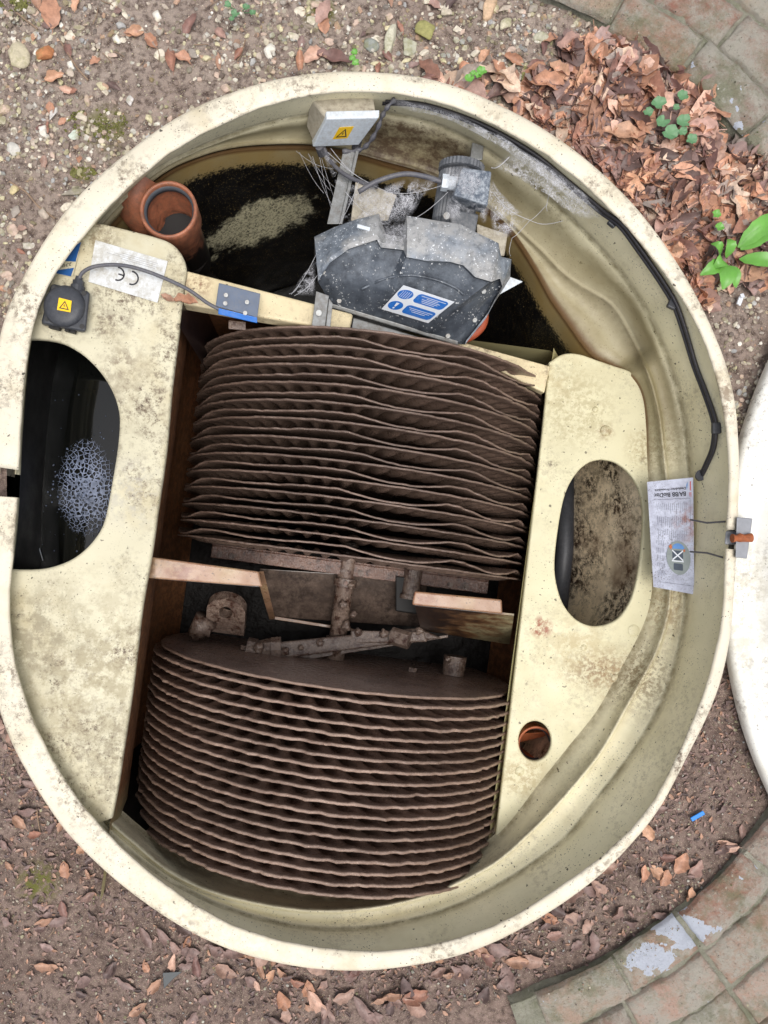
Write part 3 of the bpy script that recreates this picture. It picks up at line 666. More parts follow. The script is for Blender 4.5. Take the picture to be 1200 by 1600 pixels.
# ------------------------------------------------------------------ rotor
rotor = thing('disc_rotor', RO, 'rotating biological contactor with two banks of brown sludge coated discs', 'rotor', rz=RZ)
RD = .490
def disc(kind, seed, mat):
    SC = {'C': .515/.49, 'F': .497/.49}.get(kind, 1)
    nt_ = 540 if kind != 'F' else 300
    rs = {'A': [0, .35, .55, .65, .74, .82, .88, .93, .965, .985, .995, 1], 'B': [0, .4, .6, .7, .76, .8, .84, .88, .91, .94, .965, .985, 1],
          'C': [0, .4, .6, .72, .78, .82, .86, .9, .93, .955, .975, .99, 1], 'F': [0, .3, .6, .8, .92, .97, .99, 1]}[kind]
    th = np.linspace(0, 2*np.pi, nt_, endpoint=False); rnd = np.random.RandomState(seed)
    ph = seed*1.7
    rag = np.array([fbm(math.cos(t)*30, math.sin(t)*30, seed)*.0022+fbm(math.cos(t)*7, math.sin(t)*7, seed+4)*.0030-.010*max(0, fbm(math.cos(t)*11, math.sin(t)*11, seed+20)-.33)+.006*max(0, fbm(math.cos(t)*26, math.sin(t)*26, seed+40)-.3) for t in th])
    eb = np.array([fbm(math.cos(t)*14, math.sin(t)*14, seed+9) for t in th])
    front, back = [], []
    bumps_ = [(160, 15, 1.), (80, 15, 1.), (46, 14, 1.0), (20, 10, .7), (205, 14, .8), (240, 15, .9), (275, 15, 1), (310, 15, 1), (340, 12, .8), (120, 16, .35)]
    wv = np.zeros(nt_)
    for c, wd, a in bumps_:
        d = (np.degrees(th)-c+180) % 360-180; wv += a*np.clip(np.cos(d/wd*math.pi/2), 0, 1)*(abs(d) < wd)
    for r in rs:
        rr = RD*r*np.ones(nt_)
        if r > .9: rr = rr + rag*((r-.9)/.1)
        sm = lambda a, b: float(np.clip((r-a)/(b-a), 0, 1)**1.3)
        if kind == 'A': dv = -.0150*wv*sm(.62, 1.0) + .0015*eb*sm(.7, 1)
        elif kind == 'B': dv = .0105*np.sin(58*th+18*r)*sm(.66, .80)*(1-sm(.86, .945)) + .0012*eb*sm(.8, 1)
        elif kind == 'C': dv = .0125*np.sin(50*th+17*r+ph*0)*sm(.64, .80)*(1-sm(.86, .95)) + .0022*eb*sm(.8, 1)
        else: dv = .001*eb*sm(.5, 1)
        t = .0016 if r < .955 else (.0030 if kind in 'CF' else .0021)
        if kind in 'C' and r > .97: t = t + .0008*np.abs(eb)
        cx, cz = rr*np.cos(th), rr*np.sin(th)
        front.append(np.stack([cx, dv+t, cz], 1)); back.append(np.stack([cx, dv-t, cz], 1))
    L = front[1:]+back[1:][::-1]
    V, Fc = loft(L); n = nt_; V = np.vstack([V, [[0, .0016, 0], [0, -.0016, 0]]]); N = len(V)
    Fc = [tuple(f) for f in Fc]+[(k, N-2, (k+1) % n) for k in range(n)]+[((len(L)-1)*n+(k+1) % n, N-1, (len(L)-1)*n+k) for k in range(n)]
    V[:, 0] *= SC; V[:, 2] *= SC
    me = bpy.data.meshes.new('disc'); me.from_pydata(V.tolist(), [], Fc); me.materials.append(mat); me.materials.append(m_edge)
    me.update(); me.shade_smooth()
    nf = len(rs)-1
    if kind in 'CF':
        mi = np.zeros(len(me.polygons), dtype=np.int32); a = (nf-2)*n; b = (nf+1)*n; mi[a:b] = 1; me.polygons.foreach_set('material_index', mi)
    return me
def put(me, v, rot=0, label=None):
    o = bpy.data.objects.new('disc', me); COL.objects.link(o); o.parent = rotor; o.location = (0, v, 0); o.rotation_euler = (0, rot, 0)
    if label: o['label'] = label
    return o
A = [disc('A', s, m_discU) for s in (1, 2, 3)]; B = [disc('B', s, m_discU) for s in (4, 5, 6)]; Cc = [disc('C', s, m_discL) for s in (7, 8, 9, 10)]; FF = disc('F', 11, m_face)
NU = 25
for i in range(NU):
    v = .513 - i*(.513+.002)/(NU-1)
    put((A if i % 2 else B)[i % 3], v+random.uniform(-.001, .001), rot=(random.uniform(-.05, .05) if i % 2 else random.uniform(-3, 3)))
put(FF, -.303, label='plain flat end disc of the lower bank'); rotor.children[-1].scale = (.985, 1, .985) if False else (1, 1, 1)
NL = 19
for i in range(NL-1):
    v = -.322 - i*(.757-.322)/(NL-2)
    put(Cc[i % 4], v+random.uniform(-.0015, .0015), rot=random.uniform(-3, 3))
# shaft and fittings, world points through P at their own depth
V, Fc = tube([L2W(0, .545), L2W(0, -.30)], .026, 24); mk('shaft', V, Fc, m_steel, rotor, smooth=True)
V, Fc = tube([L2W(0, -.775), L2W(0, -.80)], .04, 24); mk('shaft_hub', V, Fc, m_steel, rotor, smooth=True)
for v_ in (-.065, -.235):
    V, Fc = tube([L2W(0, v_), L2W(0, v_-.022)], .034, 20); mk('shaft_collar', V, Fc, m_steel, rotor)
    V, Fc = tube([L2W(.0, v_-.011, .030), L2W(.0, v_-.011, .042)], .007, 6); mk('collar_bolt', V, Fc, m_rustst, rotor)
for u_ in (-.26, .22):
    V, Fc = tube([L2W(u_, -.300, .05), L2W(u_, -.288, .05)], .013, 6); mk('disc_bolt', V, Fc, m_steel, rotor)
def rb(u0, u1, v0, v1, w0, w1, bev=.002):    # box in rotor axes
    return box(((u0+u1)/2, (v0+v1)/2, (w0+w1)/2), (u1-u0, v1-v0, w1-w0), bev=bev)
V, Fc = merge(rb(-.395, .41, -.054, -.018, .010, .016), rb(-.395, .41, -.018, -.012, -.03, .016)); mk('angle_bar', V, Fc, m_rustst, rotor, local=True)
bh = []
for u in (-.37, -.335, -.01, .04, .30, .345): V, Fc = merge(tube([(u, -.042, .015), (u, -.042, .0215)], .009, 6), tube([(u, -.042, .021), (u, -.042, .027)], .005, 10)); mk('bar_bolt', V, Fc, m_steel, rotor, local=True)
V, Fc = merge(tube([(.19, -.012, .02), (.19, -.085, .02)], .026, 20), tube([(.19, -.085, .02), (.19, -.098, .02)], .030, 20)); mk('tie_rod_end', V, Fc, m_steel, rotor, local=True)
V, Fc = tube([(.345, -.300, .0), (.345, -.245, .0)], .031, 24, rs=[.031, .033]); mk('tie_rod_stub', V, Fc, m_steel, rotor, local=True, smooth=False)
# cross arm lying over the end disc (traced, runs almost along the disc face)
def wl_(x, y, z): return P(x, y, z)
V, Fc = merge(hexa([P(428,1004,-.36), P(655,981,-.40), P(690,997,-.40), P(432,1030,-.36)], [P(428,1004,-.42), P(655,981,-.44), P(690,997,-.44), P(432,1030,-.42)], .006),
              hexa([P(430,1031,-.40), P(700,992,-.42), P(700,996,-.42), P(430,1038,-.40)], [P(430,1031,-.43), P(700,992,-.45), P(700,996,-.45), P(430,1038,-.43)], .001))
mk('cross_arm', V, Fc, m_steel, rotor, smooth=False)
V, Fc = merge(tube([P(392,1018,-.38), P(436,1013,-.38)], .030, 8, rs=[.026, .034]), tube([P(385,1015,-.38), P(400,1018,-.38)], .036, 7), tube([P(425,1014,-.37), P(440,1013,-.37)], .034, 9))
mk('arm_end_nut', V, Fc, m_steel, rotor)
V, Fc = merge(tube([P(612,993,-.39), P(640,1001,-.37)], .026, 10), hexa([P(548,985,-.38), P(662,987,-.38), P(668,1003,-.38), P(548,1006,-.38)], [P(548,985,-.42), P(662,987,-.42), P(668,1003,-.42), P(548,1006,-.42)], .005))
mk('shaft_clamp', V, Fc, m_steel, rotor)
# bearing lug: arch plate with a round eye, tipped towards the camera
def lug():
    W, Hh, rin = .055, .052, .019; th_ = .034; n = 24; out = []; inn = []
    for k in range(n+1):
        a = math.pi*k/n; out.append((W*math.cos(a), Hh+W*math.sin(a)*.9))
    out = [(W, -.03)]+out+[(-W, -.03)]
    m_ = len(out)
    inn = [(rin*math.cos(2*math.pi*k/m_-.9), Hh+.0+rin*1.15*math.sin(2*math.pi*k/m_-.9)) for k in range(m_)]
    V = [(x, 0, y) for x, y in out]+[(x, 0, y) for x, y in inn]+[(x, th_, y) for x, y in out]+[(x, th_, y) for x, y in inn]; Fc = []
    for k in range(m_):
        j = (k+1) % m_
        Fc += [(k, j, m_+j, m_+k), (2*m_+j, 2*m_+k, 3*m_+k, 3*m_+j), (k, 2*m_+k, 2*m_+j, j), (m_+j, 3*m_+j, 3*m_+k, m_+k)]
    return V, Fc
V, Fc = lug(); c = Vector(P(352, 978, -.40)); MM = Matrix.Translation(c) @ Matrix.Rotation(RZ, 4, 'Z') @ Matrix.Rotation(R(-52), 4, 'X')
V = [(MM @ Vector(p))[:] for p in V]
lugo = mk('bearing_lug', V, Fc, m_steel, rotor)
V, Fc = tube([P(305,992,-.41), P(322,968,-.38)], .03, 12, rs=[.024, .034]); V2_, F2_ = tube([P(302,978,-.39), P(330,985,-.39)], .02, 10)
mk('lug_bolt', *merge((V, Fc), (V2_, F2_)), m_steel, rotor, smooth=True)
random.seed(91); LB = []
for (x, y, z, r) in ((548,915,-.40,.010),(536,945,-.40,.012),(552,960,-.40,.009),(541,978,-.40,.014),(600,990,-.37,.012),(630,992,-.37,.010),(655,985,-.38,.011),(470,1012,-.355,.008),(500,1005,-.36,.010),(446,1018,-.35,.012),(404,1012,-.345,.014),(412,1026,-.36,.013),(396,1024,-.36,.012),(560,988,-.375,.011),(700,1030,-.40,.008)):
    v_, f_ = rockproto0(int(x), r); c = P(x, y, z); LB.append((np.array(v_)+np.array(c), f_))
V, Fc = merge(*LB); tag(mk('slime_lumps', V, Fc, m_steel, rotor, smooth=True), kind='stuff')
# trough liquid
V = [L2W(-.51, .55, -.25+.0), L2W(.51, .55, -.25), L2W(.51, -.80, -.25), L2W(-.51, -.80, -.25)]
V = [(x, y, -.66) for x, y, z in V]
m_tl = M('sludge_liquor', .45, 0, .12); m_tl.col(lin((22, 18, 16))); m_tl.bump(m_tl.noise(30, 4), .6, .01); m_tl = m_tl.m
tag(mk('trough_liquid', V, [(3, 2, 1, 0)], m_tl), 'dark liquid the discs dip into inside the trough', kind='structure')

# ------------------------------------------------------------------ left hatch water with painted sky reflection and bubbles
wz = -.16
wp = [P(x, y, wz) for x, y in ((60, 500), (240, 500), (235, 620), (225, 800), (215, 930), (40, 950), (15, 900), (15, 560))]
tag(mk('hatch_water', wp, [tuple(range(len(wp)))][0:1], m_water), 'still black water under the left hatch opening', kind='structure')
# pale cell net: sky reflection painted between the bubbles
bm = bmesh.new()
def glint():
    m = M('sky_glint_net', .25)
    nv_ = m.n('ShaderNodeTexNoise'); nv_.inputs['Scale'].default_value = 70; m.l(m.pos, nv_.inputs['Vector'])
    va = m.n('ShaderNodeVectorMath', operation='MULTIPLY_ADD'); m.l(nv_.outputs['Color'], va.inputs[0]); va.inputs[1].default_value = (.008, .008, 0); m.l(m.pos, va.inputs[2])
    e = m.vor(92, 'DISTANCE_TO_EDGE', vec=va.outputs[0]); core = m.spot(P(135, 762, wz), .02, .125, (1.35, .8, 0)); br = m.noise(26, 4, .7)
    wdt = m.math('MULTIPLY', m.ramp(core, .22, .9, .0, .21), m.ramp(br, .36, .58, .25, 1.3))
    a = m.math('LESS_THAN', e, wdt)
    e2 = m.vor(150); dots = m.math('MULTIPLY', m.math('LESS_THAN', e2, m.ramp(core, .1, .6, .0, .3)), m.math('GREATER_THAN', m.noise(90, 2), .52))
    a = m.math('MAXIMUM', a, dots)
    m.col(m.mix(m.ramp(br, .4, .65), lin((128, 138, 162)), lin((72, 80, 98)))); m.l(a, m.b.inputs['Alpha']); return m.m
fr = P(118, 750, wz+.003)
V, Fc = hexa([P(60, 620, wz+.004), P(190, 620, wz+.004), P(190, 890, wz+.004), P(60, 890, wz+.004)], [P(60, 620, wz+.002), P(190, 620, wz+.002), P(190, 890, wz+.002), P(60, 890, wz+.002)])
tag(mk('water_glint', [P(50,610,wz+.003), P(195,610,wz+.003), P(195,892,wz+.003), P(50,892,wz+.003)], [(3, 2, 1, 0)], glint()), 'pale blue net of painted sky reflection on the black water in the left hatch', 'glint', kind='stuff')
random.seed(77); BB = []
for k in range(420):
    a = random.uniform(0, 6.3); q_ = abs(random.gauss(0, .75)); px, py = 126+52*q_*math.cos(a), 775+88*q_*math.sin(a)
    if not (58 < px < 190): continue
    r = random.uniform(.0008, .0032)*(1 if q_ < 1 else .6); c = P(px, py, wz+.002); n = 8
    L = [[(c[0]+r*math.cos(b)*math.cos(t), c[1]+r*math.cos(b)*math.sin(t), c[2]+r*.7*math.sin(b)) for t in np.linspace(0, 2*np.pi, n, endpoint=False)] for b in (0, .5, 1.0, 1.4)]
    v_, f_ = loft(L); BB.append((v_, list(f_)+[tuple(3*n+i for i in range(n))]))
V, Fc = merge(*BB); m_bub = M('bubble_film', .06); m_bub.col(m_bub.mix(m_bub.ramp(m_bub.noise(200, 2), .4, .6), lin((22, 24, 28)), lin((96, 106, 128))))
tag(mk('water_bubbles', V, Fc, m_bub.m, smooth=True), 'small wet bubbles scattered on the black hatch water', kind='stuff')
V, Fc = tube([P(*p, wz+.006) for p in spline([(64,695),(56,730),(52,770),(54,810),(60,850),(67,876)], 5)], .0011, 6)
tag(mk('thread', V, Fc, m_white), 'thin pale thread curving over the black hatch water', 'thread')

# ------------------------------------------------------------------ hinge, lid
lid = thing('tank_lid', (*P(1900, 905, 0)[:2], 0), 'white domed lid lying beside the tank at the right edge', 'lid')
LC = (1948.0, 903.0); LRR = 812.0
def lidloop(r, z, n=220):
    z = z-.035; cx, cy = (LC[0]-NX)*(CZ-.05)/F, (NY-LC[1])*(CZ-.05)/F; rr = r*(CZ-.05)/F
    return [(cx+rr*math.cos(a)*1.0, cy+rr*math.sin(a), z+.002*fbm(math.cos(a)*8, math.sin(a)*8, r)) for a in np.linspace(0, 2*np.pi, n, endpoint=False)]
lp = [(812, .05), (815, .075), (812, .088), (806, .092), (782, .089), (774, .086), (768, .09), (756, .106), (740, .135), (720, .155), (690, .168), (600, .19), (400, .22), (150, .235), (5, .24)]
V, Fc = loft([lidloop(r, z) for r, z in lp])
m_lid = grp('lid_gelcoat', lin((238, 237, 230)), .5, .6, rough=.5, stains=[st(1172, 950, .08, .02, .12, lin((170, 160, 130)), .6, (1.6, .5, 1), 30)])
mk('lid_shell', V, Fc, m_lid, lid, smooth=True)
hinge = thing('lid_hinge', P(1158, 842, .1), 'grey metal hinge with a rusty orange bolt between tank rim and lid', 'hinge')
V, Fc = merge(hexa([P(1151,808,.115), P(1176,810,.115), P(1167,873,.115), P(1149,871,.115)], [P(1151,808,.09), P(1176,810,.09), P(1167,873,.09), P(1149,871,.09)], .002),
              hexa([P(1134,829,.09), P(1156,829,.09), P(1156,851,.09), P(1132,851,.09)], [P(1134,829,.06), P(1156,829,.06), P(1156,851,.06), P(1132,851,.06)], .004))
mk('hinge_plate', V, Fc, simple('grey_metal', lin((142, 144, 150)), .5, .2), hinge)
V, Fc = merge(tube([P(1144,841,.122), P(1150,841,.122), P(1156,840,.122), P(1163,841,.122), P(1174,840,.122)], .009, 12, rs=[.010, .007, .010, .008, .010]))
mk('bolt', V, Fc, m_rust, hinge)

# ------------------------------------------------------------------ placard
pl = thing('instruction_placard', P(1048, 840, -.10), 'pale grey instruction placard with upside down print hanging on two wires', 'sign')
TL, TR_, BR, BL = P(1011,753,-.09), P(1083,746,-.045), P(1085,929,-.045), P(1021,917,-.09)
q = Quad(BL, BR, TR_, TL)
pb = mk('placard_board', *q.base(.003, .0), m_plac, pl)
qi = Quad(q(1, 1), q(0, 1), q(0, 0), q(1, 0))
T = [qi.text('BA/BB BioDisc', .16, .115, .86, .155, .0006, True), qi.text('Desludging Procedure', .16, .07, .84, .098, .0006, True)]
V, Fc = merge(*T); mk('title_print', V, Fc, m_ink, pb)
V, Fc = merge(qi.line((.06, .03), (.06, .11), .02, .0006), qi.text('BioDisc', .04, .125, .09, .165, .0006)); mk('brand_print', V, Fc, m_red, pb)
V, Fc = merge(qi.poly([(.12, .03), (.145, .06), (.14, .11), (.12, .06)], .0006)); mk('swoosh_print', V, Fc, m_lblue, pb)
T = [qi.line((.07, .175), (.9, .175), .003, .0006), qi.line((.07, .93), (.86, .94), .003, .0006), qi.line((.07, .175), (.07, .5), .005, .0006)]
random.seed(3)
for i in range(16):
    u = .16+i*.043
    for k in range(3):
        v0 = .20+k*.12+random.uniform(0, .02); T.append(qi.line((u, v0), (u, v0+random.uniform(.05, .10)), .006, .0006))
for i in range(5):
    u = .70+i*.04
    for k in range(5): v0 = .55+k*.07; T.append(qi.line((u, v0), (u, v0+random.uniform(.03, .06)), .006, .0006))
V, Fc = merge(*T); mk('body_print', V, Fc, m_inkg, pb)
mk('diagram_print', *qi.ell(.36, .70, .28, .15, .0006, 40), simple('print_grey_green', lin((140, 148, 146)), .5), pb)
dg_ = [qi.rrect(.25, .635, .50, .72, .02, .01, .0012), qi.rrect(.26, .75, .48, .81, .02, .01, .0012)]
V, Fc = merge(*dg_); mk('diagram_print', V, Fc, simple('print_dark', lin((66, 76, 90)), .5), pb)
mk('diagram_print', *qi.poly([(.36+.14*math.cos(a), .62+.05*math.sin(a)) for a in np.linspace(math.pi, 2*math.pi, 16)], .0012), simple('print_blue', lin((92, 140, 200)), .5), pb)
V, Fc = merge(qi.line((.25, .635), (.50, .72), .014, .0016), qi.line((.50, .635), (.25, .72), .014, .0016), qi.line((.24, .73), (.52, .73), .01, .0016)); mk('diagram_print', V, Fc, m_signw, pb)
V, Fc = merge(qi.poly([(.52, .58), (.58, .6), (.54, .63), (.5, .61)], .0016), qi.poly([(.2, .62), (.24, .62), (.24, .645), (.2, .64)], .0016)); mk('diagram_print', V, Fc, m_orangeink, pb)
for (a, b, c) in (((1079,812), (1105,817), (1133,815)), ((1079,862), (1105,864), (1129,871))):
    V, Fc = tube([P(*a, -.03), P(*b, .03), P(*c, .075)], .0022, 8); mk('wire_tie', V, Fc, m_gcable, pl)

# ------------------------------------------------------------------ black cables clipped under the rim
def wallz(px, py):
    a = math.atan2(-(py-CY), px-CX) % (2*np.pi); r = math.hypot(px-CX, py-CY)
    ri, rc = [np.interp(a, np.append(TH, 2*np.pi), np.append(q_, q_[0])) for q_ in (r_in, r_c1)]; zc = np.interp(a, np.append(TH, 2*np.pi), np.append(z_c1, z_c1[0]))
    t = min(1, max(0, (ri+3-r)/(ri+3-rc))); return (ZR-.014)*(1-t)+zc*t
wc = thing('power_cable', P(1050, 480, .02), 'pair of black cables clipped along the tank wall under the right rim', 'cable')
cp = [(600,160,.05),(650,163,.05),(700,176,.05),(760,200,.05),(830,240,.045),(890,288,.045),(940,330,.045),(970,352,.04),(1000,392,.04),(1030,435,.04),(1054,475,.04),(1070,520,.035),(1085,570,.03),(1102,615,.025),(1114,650,.02),(1117,672,.02),(1114,700,.01),(1104,725,0.),(1096,742,-.02)]
for dx in (-2.7, 2.7):
    pp = spline([(x+dx*(.9 if i < 15 else .7), y-dx*(.5 if i < 12 else .0), z) for i, (x, y, z) in enumerate(cp)], 6)
    V, Fc = tube([P(p[0], p[1], wallz(p[0], p[1])+.009) for p in pp], .0043, 10); mk('cable', V, Fc, m_cable, wc, smooth=True)
for (x, y, a) in ((1060, 473, -25), (1128, 668, 0), (968, 345, -40)):
    V, Fc = merge(box(P(x, y, .045), (.034, .02, .02), rz=R(a), bev=.003), box(P(x-9, y+1, .055), (.02, .026, .012), rz=R(a), bev=.003)); mk('cable_clip', V, Fc, m_black, wc)
tagc = [P(1097+9*math.cos(a), 741+10*math.sin(a), -.021) for a in np.linspace(0, 2*np.pi, 20, endpoint=False)]
V, Fc = tube([P(1096, 742, wallz(1096, 742)+.012), P(1095, 744, wallz(1096, 742)-.01)], .013, 16); mk('cable_gland', V, Fc, m_black, wc)

# ------------------------------------------------------------------ grey junction box
def warn(qd, parent, size=1.):
    s = mk('warning_sticker', *qd.base(.0006), m_yel, parent)
    o, i_ = [(.12, .15), (.88, .15), (.5, .88)], [(.24, .23), (.76, .23), (.5, .73)]
    T = [qd.poly([o[k], o[(k+1) % 3], i_[(k+1) % 3], i_[k]], .0005) for k in range(3)]
    T.append(qd.poly([(.52, .62), (.42, .42), (.49, .42), (.45, .28), (.57, .46), (.5, .46)], .0005))
    V, Fc = merge(*T); mk('warning_print', V, Fc, m_ink, s)
jb = thing('junction_box', P(530, 200, -.05), 'grey white junction box with yellow warning sticker under the top rim', 'junction box')
ft, fbz = .055, -.045
A1, A2, A3, A4 = P(511,184,ft), P(590,182,ft), P(560,223,fbz), P(490,226,fbz)
B1, B2, B3, B4 = P(484,152,.045), P(584,150,.045), P(556,196,-.05), P(478,196,-.05)
V, Fc = hexa([B1, B2, A2, A1], [B4, B3, A3, A4], .006); mk('box_body', V, Fc, m_dirtyw, jb)
q = Quad(A4, A3, A2, A1); q = Quad(q(0, 0, .003), q(1, 0, .003), q(1, 1, .003), q(0, 1, .003))
V, Fc = q.base(.018, .002)
bm = bmesh.new()
V, Fc = hexa([q(-.02, -.02, .002), q(1.02, -.02, .002), q(1.02, 1.03, .002), q(-.02, 1.03, .002)], [q(-.03, -.03, -.016), q(1.03, -.03, -.016), q(1.03, 1.05, -.016), q(-.03, 1.05, -.016)], .003)
mk('box_lid', V, Fc, m_white, jb)
warn(Quad(q(.33, .28, .003), q(.64, .30, .003), q(.62, .74, .003), q(.33, .72, .003)), jb)
V, Fc = merge(tube([P(499,228,-.05), P(503,240,-.08)], .011, 10), tube([P(560,216,-.05), P(556,232,-.08)], .011, 10)); mk('cable_gland', V, Fc, m_gcable, jb)

# ------------------------------------------------------------------ isolator
iz = .115
iso = thing('isolator_switch', P(100, 480, ZL), 'black square isolator box with round dome and yellow warning sticker', 'switch box')
V, Fc = hexa([P(80,443,iz-.03), P(141,456,iz-.03), P(134,519,iz-.03), P(64,505,iz-.03)], [P(80,443,ZL), P(141,456,ZL), P(134,521,ZL), P(64,508,ZL)], .007)
mk('switch_body', V, Fc, m_black, iso)
def dome(c, r, h, n=40, rows=7):
    L = []
    for i in range(rows):
        a = R(90*i/(rows-1)*.93); L.append([(c[0]+r*math.cos(a)*math.cos(t), c[1]+r*math.cos(a)*math.sin(t), c[2]+h*math.sin(a)) for t in np.linspace(0, 2*np.pi, n, endpoint=False)])
    V, Fc = loft(L); Fc = list(Fc)+[tuple((rows-1)*n+k for k in range(n))]; return V, Fc
c = P(101, 479, iz-.031)
L = [[(c[0]+r*math.cos(t), c[1]+r*math.sin(t), c[2]+h) for t in np.linspace(0, 2*np.pi, 48, endpoint=False)] for r, h in ((.0465, 0), (.0465, .003), (.043, .009), (.036, .0125), (.024, .0145), (.012, .015))]
V, Fc = loft(L); Fc = list(Fc)+[tuple(5*48+k for k in range(48))]
mk('switch_dome', V, Fc, m_black, iso, smooth=True)
z_ = c[2]+.0165
warn(Quad(P(89,484,z_), P(110,488,z_), P(112,470,z_), P(92,465,z_)), iso)
sc = []
for x, y in ((131,458), (73,498), (128,510), (84,450)): sc.append(tube([P(x, y, iz-.032), P(x, y, iz-.027)], .0055, 10))
for V, Fc in sc: mk('corner_screw', V, Fc, m_dark, iso)
V, Fc = merge(tube([P(120,458,.07), P(122,447,.07)], .016, 16), tube([P(122,449,.07), P(123,439,.07)], .013, 6), tube([P(122,440,.07), P(124,433,.07)], .008, 12)); mk('cable_gland', V, Fc, m_black, iso)
V, Fc = merge(*[box(P(x, y, .066), (.013, .008, .012), rz=R(-14)) for x, y in ((82,511), (90,513), (107,516), (114,518))]); mk('knockout', V, Fc, m_dark, iso)
ic = spline([(123,437,.072),(130,425,.078),(150,416,.082),(185,414,.085),(220,421,.085),(260,436,.08),(295,453,.075),(325,474,.068),(352,488,.06)], 6)
V, Fc = tube([P(*p) for p in ic], .0042, 10)
tag(mk('isolator_cable', V, Fc, m_gcable, smooth=True), 'grey cable arching from the black isolator to the small blue edged plate', 'cable')
# sensor plate
sp = thing('terminal_plate', P(370, 475, .05), 'small grey plate with blue edge and two screws on the cream beam', 'bracket')
V, Fc = hexa([P(342,442,.065), P(407,459,.065), P(402,496,.065), P(337,478,.065)], [P(342,442,.058), P(407,459,.058), P(402,496,.058), P(337,478,.058)], .0015); mk('plate', V, Fc, m_bluegrey, sp)
V, Fc = hexa([P(341,481,.068), P(402,496,.068), P(402,505,.062), P(341,491,.062)], [P(341,481,.03), P(402,496,.03), P(402,505,.03), P(341,491,.03)], .0015); mk('blue_edge', V, Fc, m_blue, sp)
for x, y in ((353,461), (352,474), (386,472), (383,489)): mk('plate_screw', *tube([P(x, y, .066), P(x, y, .073)], .005, 8), m_galv, sp)
V, Fc = hexa([P(357,500,-.02), P(384,503,-.02), P(384,516,-.02), P(357,514,-.02)], [P(357,500,-.09), P(384,503,-.09), P(384,516,-.09), P(357,514,-.09)], .002); mk('bracket_foot', V, Fc, m_steel, sp)

# ------------------------------------------------------------------ terracotta pipes
pipe = thing('outlet_pipe', P(263, 330, -.3), 'terracotta plastic pipe with open round socket standing in the black chamber', 'pipe')
pz = .03; c = P(263, 327, pz)
ro = 45.5*(CZ-pz)/F
def revolve(c, prof_, n=48, ax=None):
    L = [[(c[0]+r*math.cos(t), c[1]+r*math.sin(t), c[2]+h) for t in np.linspace(0, 2*np.pi, n, endpoint=False)] for r, h in prof_]
    return loft(L)
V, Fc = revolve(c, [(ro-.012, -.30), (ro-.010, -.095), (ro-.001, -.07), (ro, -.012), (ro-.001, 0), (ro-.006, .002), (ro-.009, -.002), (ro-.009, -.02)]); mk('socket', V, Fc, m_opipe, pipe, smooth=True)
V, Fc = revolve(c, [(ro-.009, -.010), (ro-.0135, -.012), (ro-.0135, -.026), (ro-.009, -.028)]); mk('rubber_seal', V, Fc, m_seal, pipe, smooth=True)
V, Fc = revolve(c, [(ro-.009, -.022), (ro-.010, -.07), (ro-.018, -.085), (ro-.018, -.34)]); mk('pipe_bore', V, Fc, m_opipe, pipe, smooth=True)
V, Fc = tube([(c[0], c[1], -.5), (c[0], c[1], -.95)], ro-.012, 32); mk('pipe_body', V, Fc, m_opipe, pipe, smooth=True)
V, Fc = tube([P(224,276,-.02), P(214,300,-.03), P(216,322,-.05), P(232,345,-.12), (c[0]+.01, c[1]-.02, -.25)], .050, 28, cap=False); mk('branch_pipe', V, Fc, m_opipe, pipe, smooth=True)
V, Fc = tube([(c[0], c[1], -.10), (c[0], c[1], -.11)], ro-.0165, 32); mk('bore_shade', V, Fc, m_dark, pipe)  # dark disc standing in for shade deep in the bore
p2 = thing('dip_pipe', P(836, 1165, -.4), 'terracotta pipe end seen inside the round hole of the right deck', 'pipe')
c = P(838, 1164, -.24)
V, Fc = revolve(c, [(.046, -.4), (.048, -.02), (.050, 0), (.047, .001), (.043, -.003), (.042, -.3)]); mk('pipe_body', V, Fc, m_orange, p2, smooth=True)
V, Fc = revolve(c, [(.0425, -.012), (.039, -.014), (.039, -.02)]); mk('rubber_seal', V, Fc, m_seal, p2, smooth=True)
V, Fc = hexa([P(812,1146,-.27), P(853,1144,-.27), P(853,1150,-.30), P(812,1160,-.30)], [P(812,1146,-.3), P(853,1144,-.3), P(853,1150,-.34), P(812,1160,-.34)], .002); mk('pipe_flap', V, Fc, m_orange, p2)
# dark outlet object in the long hole
V, Fc = tube([P(884,735,-.5), P(882,860,-.5), P(872,960,-.5)], .026, 14)
tag(mk('drain_hose', V, Fc, m_black, smooth=True), 'black hose in the dark behind the long slot of the right deck', 'hose')

# ------------------------------------------------------------------ drive unit
dr = thing('drive_unit', P(640, 430, -.2), 'dusty black gear hood with ribbed motor above the upper disc bank', 'motor')
inner = [(497,440,.0),(515,412,.03),(545,390,.045),(588,376,.055),(594,388,.052),(629,392,.054),(634,403,.065),(665,409,.065),(700,410,.065),(722,416,.062),(740,434,.06),(765,441,.055),(778,436,.03),(782,449,.0),(771,470,-.04),(757,497,-.07),(724,538,-.10)]
outer = [(491,370,-.02),(522,355,.0),(556,343,.03),(592,334,.045),(603,366,.028),(628,370,.03),(635,337,.075),(655,340,.078),(690,346,.078),(719,350,.075),(742,362,.07),(779,380,.06),(783,401,.045),(799,405,.02),(797,435,-.02),(775,469,-.07),(752,508,-.11)]
lower = [(518,477),(530,481),(545,486),(560,490),(575,494),(590,499),(605,504),(620,509),(635,514),(648,518),(660,522),(672,526),(684,529),(695,532),(705,535),(715,537)]
low = [P(x, y, -.06-.035*i/15) for i, (x, y) in enumerate(lower)]
inn = [P(*p) for p in inner]; out_ = [P(*p) for p in outer]
def rsmp(L, n=61):
    L = np.array(L); t = np.linspace(0, len(L)-1, n); return np.stack([np.interp(t, range(len(L)), L[:, k]) for k in range(3)], 1)
